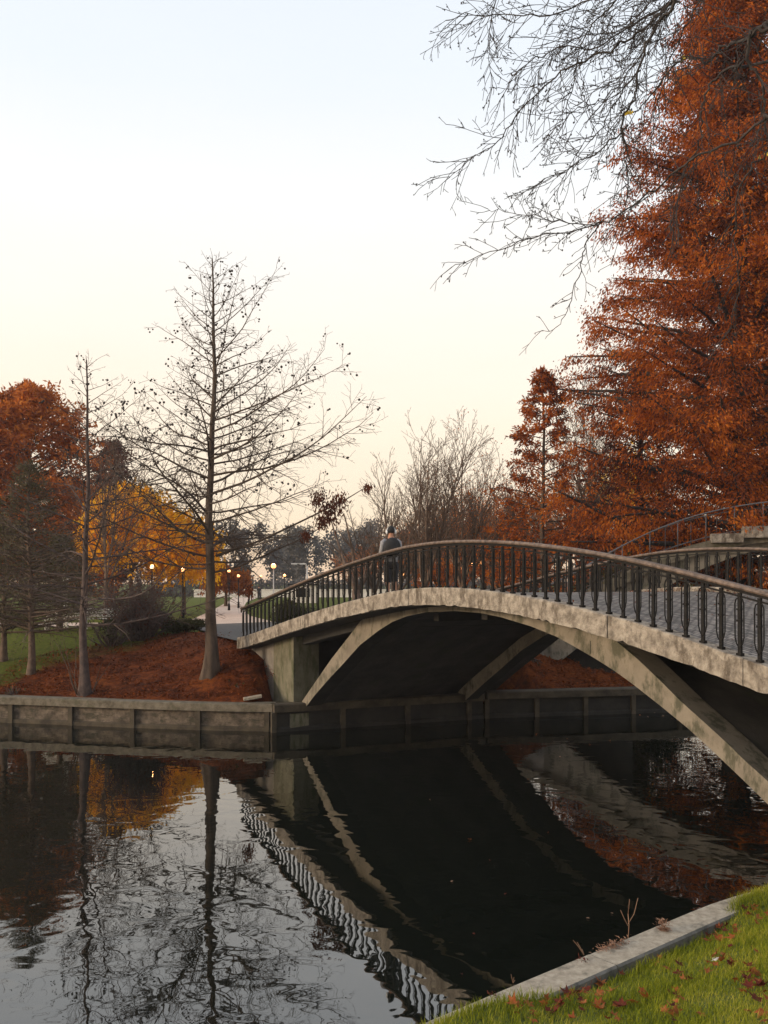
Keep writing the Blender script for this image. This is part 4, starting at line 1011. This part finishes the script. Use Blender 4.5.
limb([(768,60,7.7),(740,64,7.8),(712,82,8),(703,105,8.1),(703,126,8.2),(694,156,8.3),(677,200,8.5),(673,236,8.7)], .026, .006, 4.6, 3.6, (.3,.9), (-.2,0,-.5))
limb([(760,-40,7.9),(700,-25,8.2),(640,-12,8.6),(590,0,9),(540,18,9.3),(495,14,9.6),(450,20,9.9)], .026, .006, 5.6, 5, (.4,1.1), (-.3,0,-.6))
limb([(650,-20,8.4),(610,5,8.6),(590,30,8.7),(576,60,8.8),(570,95,8.9),(563,120,9)], .015, .005, None, 5.5, (.3,.9), (-.3,0,-.5))
limb([(640,-20,9),(560,-25,9.4),(505,-15,9.7),(490,20,9.8),(490,60,9.9),(492,88,10)], .014, .004, None, 6, (.25,.55), (-.1,0,-.5))
limb([(601,224,9.2),(586,245,9.3),(580,272,9.4),(569,306,9.5),(556,328,9.6),(540,332,9.7)], .012, .004, None, 2.5, (.2,.45), (-.5,0,0))
limb([(800,140,7.6),(768,150,7.8),(740,190,8),(735,240,8.2),(738,290,8.4),(730,330,8.6)], .022, .005, 4.2, 3.2, (.3,.8), (-.3,0,-.4))
limb([(680,0,8.6),(640,20,8.9),(600,45,9),(560,48,9.2),(520,70,9.4),(500,100,9.6)], .016, .005, None, 5, (.3,.8), (-.3,0,-.3))
limb([(700,-30,8.8),(650,5,9),(610,30,9.2),(575,38,9.4),(545,60,9.6),(530,95,9.8)], .014, .004, None, 5, (.3,.8), (-.3,0,-.4))
limb([(665,10,8.4),(630,75,8.7),(600,100,8.9),(575,110,9.1),(548,140,9.3)], .012, .004, None, 5, (.3,.7), (-.3,0,-.4))
limb([(720,-30,8.2),(690,20,8.3),(668,70,8.5),(655,120,8.6),(648,160,8.7)], .013, .004, None, 4, (.3,.7), (-.2,0,-.5))
limb([(639,68,8.3),(615,100,8.6),(600,130,8.8),(580,150,9),(565,175,9.2)], .012, .004, None, 5, (.25,.7), (-.3,0,-.2))
lim.build('limbs', M['barkn'], ov)
bd = MB()
for pts, ds in ltips:
    if rng.random() < .5: bd.ball(pts[-1], rng.uniform(.005, .009), 4, 3, (1,1,1.5))
tag(bd.build('buds', M['barkn'], ov), kind='stuff')
for x, y, Y in ((713,199,8.3),(761,155,7.9),(632,110,8.5),(684,55,8.1)):
    q = MB(); p = at(x, y, Y)
    for k in range(3): a = V((rng.gauss(0,.03), rng.gauss(0,.02), -.05)); q.leaf(p+V((rng.gauss(0,.015), 0, rng.gauss(0,.012))), a, perp(a.normalized(), rng)*.02)
    q.build('leaf', M['yellowleaf'], ov)

# ------------------------------------------------------------------ ground cover
rng = random.Random(55); q = MB()
for k in range(24000):
    if rng.random() < .72: X = rng.uniform(-13.5, -3.2)
    else: X = rng.uniform(3.2, 12)
    Y = y0(X)+.15+rng.random()**1.1*(8.2 if X < 0 else 4.5)
    if X > -5.4 and X < 0 and (V((X,Y,0))-B.P0).dot(B.n) > .5: continue
    if X < -9.5 and Y-y0(X) > 3+ (X+14)*1.2: continue
    if math.sin(X*2.3+math.sin(Y*1.7)*1.5)*math.sin(Y*2.9+X) < -.55: continue
    p = V((X, Y, hfar(X, Y)+.012)); a = V((rng.gauss(0,1), rng.gauss(0,1), rng.uniform(.0,.6))).normalized()*rng.uniform(.05,.16); w = a.cross(UP).normalized()*(rng.uniform(.012,.03) if rng.random() < .85 else .045)
    q.leaf(p, a, w)
tag(q.build('fallen_needles', M['mulch']), 'red brown carpet of fallen needles on the far banks', 'leaf litter', kind='stuff')
q = MB()
for k in range(2600):
    t_ = rng.uniform(7, 21); o_ = B.W-.36-abs(rng.gauss(0,.22)) if rng.random() < .8 else rng.uniform(.5, B.W-.4); p = B.p(t_, o_, B.z(t_)-.117+rng.random()*.03*(o_ > B.W-.7)*3)
    a = V((rng.gauss(0,1), rng.gauss(0,1), rng.uniform(0,.5))).normalized()*rng.uniform(.03,.07); q.leaf(p, a, a.cross(UP).normalized()*.02)
tag(q.build('leaf_drift', M['mulch']), 'thin drift of rust leaves along the far kerb of the arched bridge', 'leaf litter', kind='stuff')
# turf on the near bank
q = MB()
def blade(p, h, w, lean):
    side = V((-lean.y, lean.x, 0)).normalized()*w if lean.length > 1e-4 else V((w,0,0))
    m_ = p+lean*.35+V((0,0,h*.6)); t_ = p+lean+V((0,0,h))
    q.add([p-side, p+side, m_+side*.7, m_-side*.7, t_], [(0,1,2,3), (3,2,4)], True)
n = 0
while n < 95000:
    t = rng.uniform(-2.5, 10); qe = .36-.31*max(1-sstep(-.2, 1.7, t), sstep(3.6, 4.8, t)); qq = qe+rng.random()**.9*5.1
    p = near(t, qq, 0); 
    if p.y < 4.6 or p.x/p.y > .62 or p.x/p.y < -.05: continue
    p.z = hnear(t, qq)-.008; tall = 1+.9*(1-sstep(qe, qe+.25, qq))*(.5+.5*math.sin(t*9)*math.sin(t*3.3))+.9*math.exp(-((t-7.2)/1.6)**2)*(1-sstep(.5, 2, qq))+.35*math.sin(t*3.1)*math.sin(qq*4.3)
    h = rng.uniform(.028,.075)*tall; a = rng.uniform(0, 6.28); l = V((math.cos(a), math.sin(a), 0))*h*rng.uniform(.2, 1.0)
    blade(p, h, rng.uniform(.0018,.0038), l); n += 1
tag(q.build('turf', M['grass']), 'short green grass covering the near bank', 'grass', kind='stuff')
# maple leaves
def maple(seed, curl):
    r_ = random.Random(seed); m_ = MB(); pts = []
    lobes = [(-150,.35),(-118,.62),(-95,.4),(-62,.88),(-32,.48),(0,1.0),(32,.48),(62,.88),(95,.4),(118,.62),(150,.35),(180,.12)]
    vs = [V((0,0,.0))]
    for a, r in lobes:
        a = math.radians(a+r_.uniform(-5,5)); r = r*.055*r_.uniform(.9,1.1); x, y = math.sin(a)*r, math.cos(a)*r
        vs.append(V((x, y, curl*(r/.055)**2*.022*(1+.5*math.sin(a*2))+r_.uniform(-.003,.003))))
    k = len(lobes); m_.add(vs, [(0, 1+i, 1+(i+1) % k) for i in range(k)], True)
    m_.tube([(0,0,.001), (.004,-.03,.004), (.01,-.06,.010)], .0012, 4)
    me = m_.build('maple_leaf', M['mapleleaf'] if seed % 3 else M['maplered']); d_ = me.data; bpy.data.objects.remove(me); return d_
mm = [maple(s, c) for s, c in ((1, 1), (2, -.8), (3, 1.4), (4, .5), (5, 1.8), (6, 1.1))]
clusters = [(600,985,12),(640,960,10),(668,938,10),(690,920,9),(720,932,9),(735,905,8),(585,1000,9),(520,1005,5),(700,968,5),(752,985,9),(668,1012,6),(728,955,5),(640,925,6),(755,915,7),(562,1012,5),(762,1010,4),(610,1015,5)]
cnt = 0
def ray_ground(x, y):
    best = None
    for i in range(400):
        Y = 4+i*.02; p = at(x, y, Y); rel = p-NO; t = rel.dot(ND); qq = rel.dot(NN)-bend(t)
        if qq > .36 and p.z <= hnear(t, qq)+.02: return p, t, qq
    return None
spots = []
for cx, cy, k in clusters:
    for _ in range(int(k*1.5)): spots.append((cx+rng.gauss(0,13), cy+rng.gauss(0,7)))
for _ in range(75): spots.append((rng.uniform(460,768), rng.uniform(890,1024)))
for x, y in spots:
    r_ = ray_ground(x, y)
    if not r_: continue
    p, t, qq = r_; p.z = hnear(t, qq)+rng.uniform(.03,.055)
    o = bpy.data.objects.new('maple_leaf', rng.choice(mm)); COL.objects.link(o); o.location = p
    o.rotation_euler = (rng.gauss(-.28,.35), rng.gauss(0,.35), rng.uniform(0,6.28)); s_ = rng.uniform(.75,1.4); o.scale = (s_,)*3
    tag(o, 'fallen maple leaf lying in the grass of the near bank', 'leaf', 'fallen maple leaves on the near bank'); cnt += 1
print('maple leaves', cnt)
# feather
p, t, qq = ray_ground(713, 965); q = MB(); a = V((.05,.03,.012)); c = V((p.x, p.y, hnear(t, qq)+.06))
for k in range(8):
    f = k/8; b_ = c+a*f; 
    for s_ in (-1, 1): q.leaf(b_, a*.35+V((-a.y, a.x, .006))*s_*.45*(1-f*.5), V((0,0,.004)))
q.tube([c-a*.3, c+a], .0015, 4)
tag(q.build('feather', M['whiteplastic']), 'small white feather caught in the grass among leaves', 'feather')
# coping debris
def copept(x, y): return at(x, y, 900*(EYE-.912)/(y-HY))
def heap(name, x, y, n, sx, label, cat, mm_='dry', up=.03):
    q = MB(); c = copept(x, y)
    for k in range(n):
        p = c+ND*rng.gauss(0, sx)+NN*rng.gauss(0, .035)+V((0,0,rng.random()**2*up)); a = V((rng.gauss(0,1), rng.gauss(0,1), rng.uniform(0,.5))).normalized()*rng.uniform(.02,.06); q.leaf(p, a, a.cross(UP).normalized()*rng.uniform(.002,.006)+V((0,0,.003)))
    return tag(q.build(name, M[mm_]), label, cat)
heap('dry_leaf_heap', 613, 946, 260, .10, 'flat heap of dry pinkish leaves on the concrete edge', 'dead leaves')
heap('dry_leaf_heap', 664, 930, 220, .02, 'small pointed tuft of dead leaves on the concrete edge', 'dead leaves', up=.11)
heap('dry_leaf_heap', 583, 961, 20, .02, 'tiny dark crumpled leaf lying on the concrete edge', 'dead leaves', 'maplered')
heap('dry_leaf_heap', 494, 996, 22, .02, 'dark crumb of leaf at the lower end of the concrete edge', 'dead leaves', 'maplered')
q = MB(); c = near(4.15, -.02, .8)
c = at(628, 941, 900*(EYE-.9)/(938-HY)); T_ = [(0,.0),(0.0,.14),(.0,.2)]
q.tube([c, at(629, 925, c.y), at(628, 914, c.y)], .0045, 5)
q.tube([at(628, 926, c.y), at(624, 918, c.y), at(620.5, 910, c.y)], .0032, 4); q.tube([at(628, 924, c.y), at(634, 914, c.y), at(636.5, 904, c.y), at(638, 898, c.y)], .0032, 4)
q.tube([at(628, 914, c.y), at(629, 906, c.y), at(629.5, 899, c.y)], .0026, 4)
tag(q.build('bare_sapling', M['dry']), 'thin forked bare sapling growing at the concrete edge', 'sapling')
q = MB(); c = copept(584, 955)
for dx, dy in ((-11,-15),(-7,-13),(-2,-6)): q.tube([c, at(584+dx*.5, 955+dy*.55, c.y), at(584+dx, 955+dy, c.y)], [.004,.003,.002], 4)
tag(q.build('dry_stalk', M['dry']), 'dry broken stalks poking up from the concrete edge', 'twig')
q = MB(); c = copept(513, 983)
for dx, dy in ((-2,-9),(1,-6),(2,-3)): q.tube([c, at(513+dx, 983+dy, c.y)], [.003,.0015], 4)
tag(q.build('dry_stalk', M['dry']), 'single small dry sprig on the lower concrete edge', 'twig')
# things floating on the water
fl = [(470,840,'m',.10),(452,882,'w',.055),(560,757,'w',.07),(590,745,'m',.09),(521,749,'w',.06),(490,861,'m',.05),(588,919,'w',.05),(612,914,'w',.04),(505,895,'m',.06),(663,716,'w',.14),(654,713,'w',.1),(672,719,'m',.12),(680,714,'w',.09),(640,715,'m',.12),(648,717,'w',.08),(567,739,'m',.08),(610,741,'m',.07),(462,975,'m',.05),(548,833,'m',.05),(430,800,'w',.05),(474,935,'m',.05),(708,822,'w',.06),(536,735,'m',.1),(575,750,'m',.08),(130,840,'m',.06),(60,880,'m',.06)]
for i, (x, y, c_, s_) in enumerate(fl):
    Y = F*EYE/(y-HY); o = bpy.data.objects.new('floating_leaf', mm[i % 6] if c_ == 'm' else None)
    if c_ == 'w':
        q = MB(); q.add([V((-.5,-.2,0)), V((.1,-.35,.12)), V((.5,0,0)), V((.15,.3,.1)), V((-.4,.25,.02))], [(0,1,2,3,4)], True); bpy.data.objects.remove(o)
        o = q.build('floating_leaf', M['dry']); s_ *= 1.0
    else: COL.objects.link(o); s_ *= 9
    o.location = (at(x, y, Y).x, Y, .012); o.scale = (s_,)*3; o.rotation_euler = (0,0,rng.uniform(0,6))
    tag(o, 'small dead leaf floating on the dark canal water', 'leaf', 'dead leaves floating on the canal')
# loose slabs beside the abutment
q = MB(); q.box(at(252.5, 697.5, 27.6), (.55,.35,.07), (V((.95,.2,.15)).normalized(), V((-.2,.95,0)).normalized(), UP)); tag(q.build('stone_slab', M['nearcoping']), 'loose broken slab resting on the wall beside the abutment', 'slab')

# ------------------------------------------------------------------ light, sky, camera
AZ, EL = math.radians(-106), math.radians(13)      # sun low, behind the camera to the left (AZ from +Y, clockwise)
sd = V((math.sin(AZ)*math.cos(EL), math.cos(AZ)*math.cos(EL), math.sin(EL)))
li = bpy.data.lights.new('sun', 'SUN'); li.energy = 2.3; li.angle = math.radians(12); li.color = (1,.80,.58)
so = bpy.data.objects.new('sun', li); COL.objects.link(so); so.rotation_euler = (-sd).to_track_quat('-Z', 'Y').to_euler(); so.location = (0,0,60)
w = bpy.data.worlds.new('World'); S.world = w; w.use_nodes = True; nt = w.node_tree; L = nt.links.new
bg = nt.nodes['Background']; out = nt.nodes['World Output']
sky = nt.nodes.new('ShaderNodeTexSky'); sky.sky_type = 'NISHITA'; sky.sun_disc = False; sky.sun_elevation = EL; sky.sun_rotation = AZ % (2*math.pi); sky.dust_density = 2
L(sky.outputs[0], bg.inputs[0]); bg.inputs[1].default_value = .05
tc = nt.nodes.new('ShaderNodeTexCoord'); sp = nt.nodes.new('ShaderNodeSeparateXYZ'); L(tc.outputs['Generated'], sp.inputs[0])
sn = N(nt, 'ShaderNodeTexNoise', Scale=2.2, Detail=5, Roughness=.6); smp = N(nt, 'ShaderNodeMapping'); smp.inputs['Scale'].default_value = (1,1,4); L(tc.outputs['Generated'], smp.inputs[0]); L(smp.outputs[0], sn.inputs['Vector'])
sa = N(nt, 'ShaderNodeMath', operation='MULTIPLY_ADD'); L(sn.outputs[0], sa.inputs[0]); sa.inputs[1].default_value = .10; L(sp.outputs['Z'], sa.inputs[2])
sb = N(nt, 'ShaderNodeMath', operation='SUBTRACT'); L(sa.outputs[0], sb.inputs[0]); sb.inputs[1].default_value = .05
rp = ramp(nt, sb.outputs[0], [(0,(.86,.61,.42)), (.07,(.93,.71,.51)), (.17,(1.0,.81,.60)), (.28,(1.0,.885,.745)), (.38,(.95,.92,.87)),(.50,(.84,.87,.90)), (.8,(.70,.77,.86))])
bg2 = nt.nodes.new('ShaderNodeBackground'); L(rp.outputs[0], bg2.inputs[0]); bg2.inputs[1].default_value = .89
ad = nt.nodes.new('ShaderNodeAddShader'); L(bg.outputs[0], ad.inputs[0]); L(bg2.outputs[0], ad.inputs[1]); L(ad.outputs[0], out.inputs[0])
# evening air
hz = MB(); hz.box((0, 90, 17), (420, 330, 37.5)); ho = hz.build('haze', []); ho.location = (0,0,0); tag(ho, kind='stuff')
hm = bpy.data.materials.new('evening_haze'); hm.use_nodes = True; hn = hm.node_tree; hn.nodes.remove(hn.nodes['Principled BSDF'])
pv = hn.nodes.new('ShaderNodeVolumePrincipled'); pv.inputs['Density'].default_value = .0004; pv.inputs['Color'].default_value = (.86,.86,.93,1); pv.inputs['Anisotropy'].default_value = .1
hn.links.new(pv.outputs[0], hn.nodes['Material Output'].inputs['Volume']); ho.data.materials.clear(); ho.data.materials.append(hm)

cd = bpy.data.cameras.new('camera'); co = bpy.data.objects.new('camera', cd); COL.objects.link(co)
co.location = (0, 0, EYE); co.rotation_euler = (math.radians(90), 0, 0)
cd.sensor_fit = 'VERTICAL'; cd.sensor_height = 36; cd.lens = F/1024*36; cd.shift_y = (HY-512)/1024; cd.clip_end = 4000
S.camera = co
S.view_settings.view_transform = 'Standard'; S.view_settings.look = 'None'; S.view_settings.exposure = .2; S.view_settings.gamma = 1
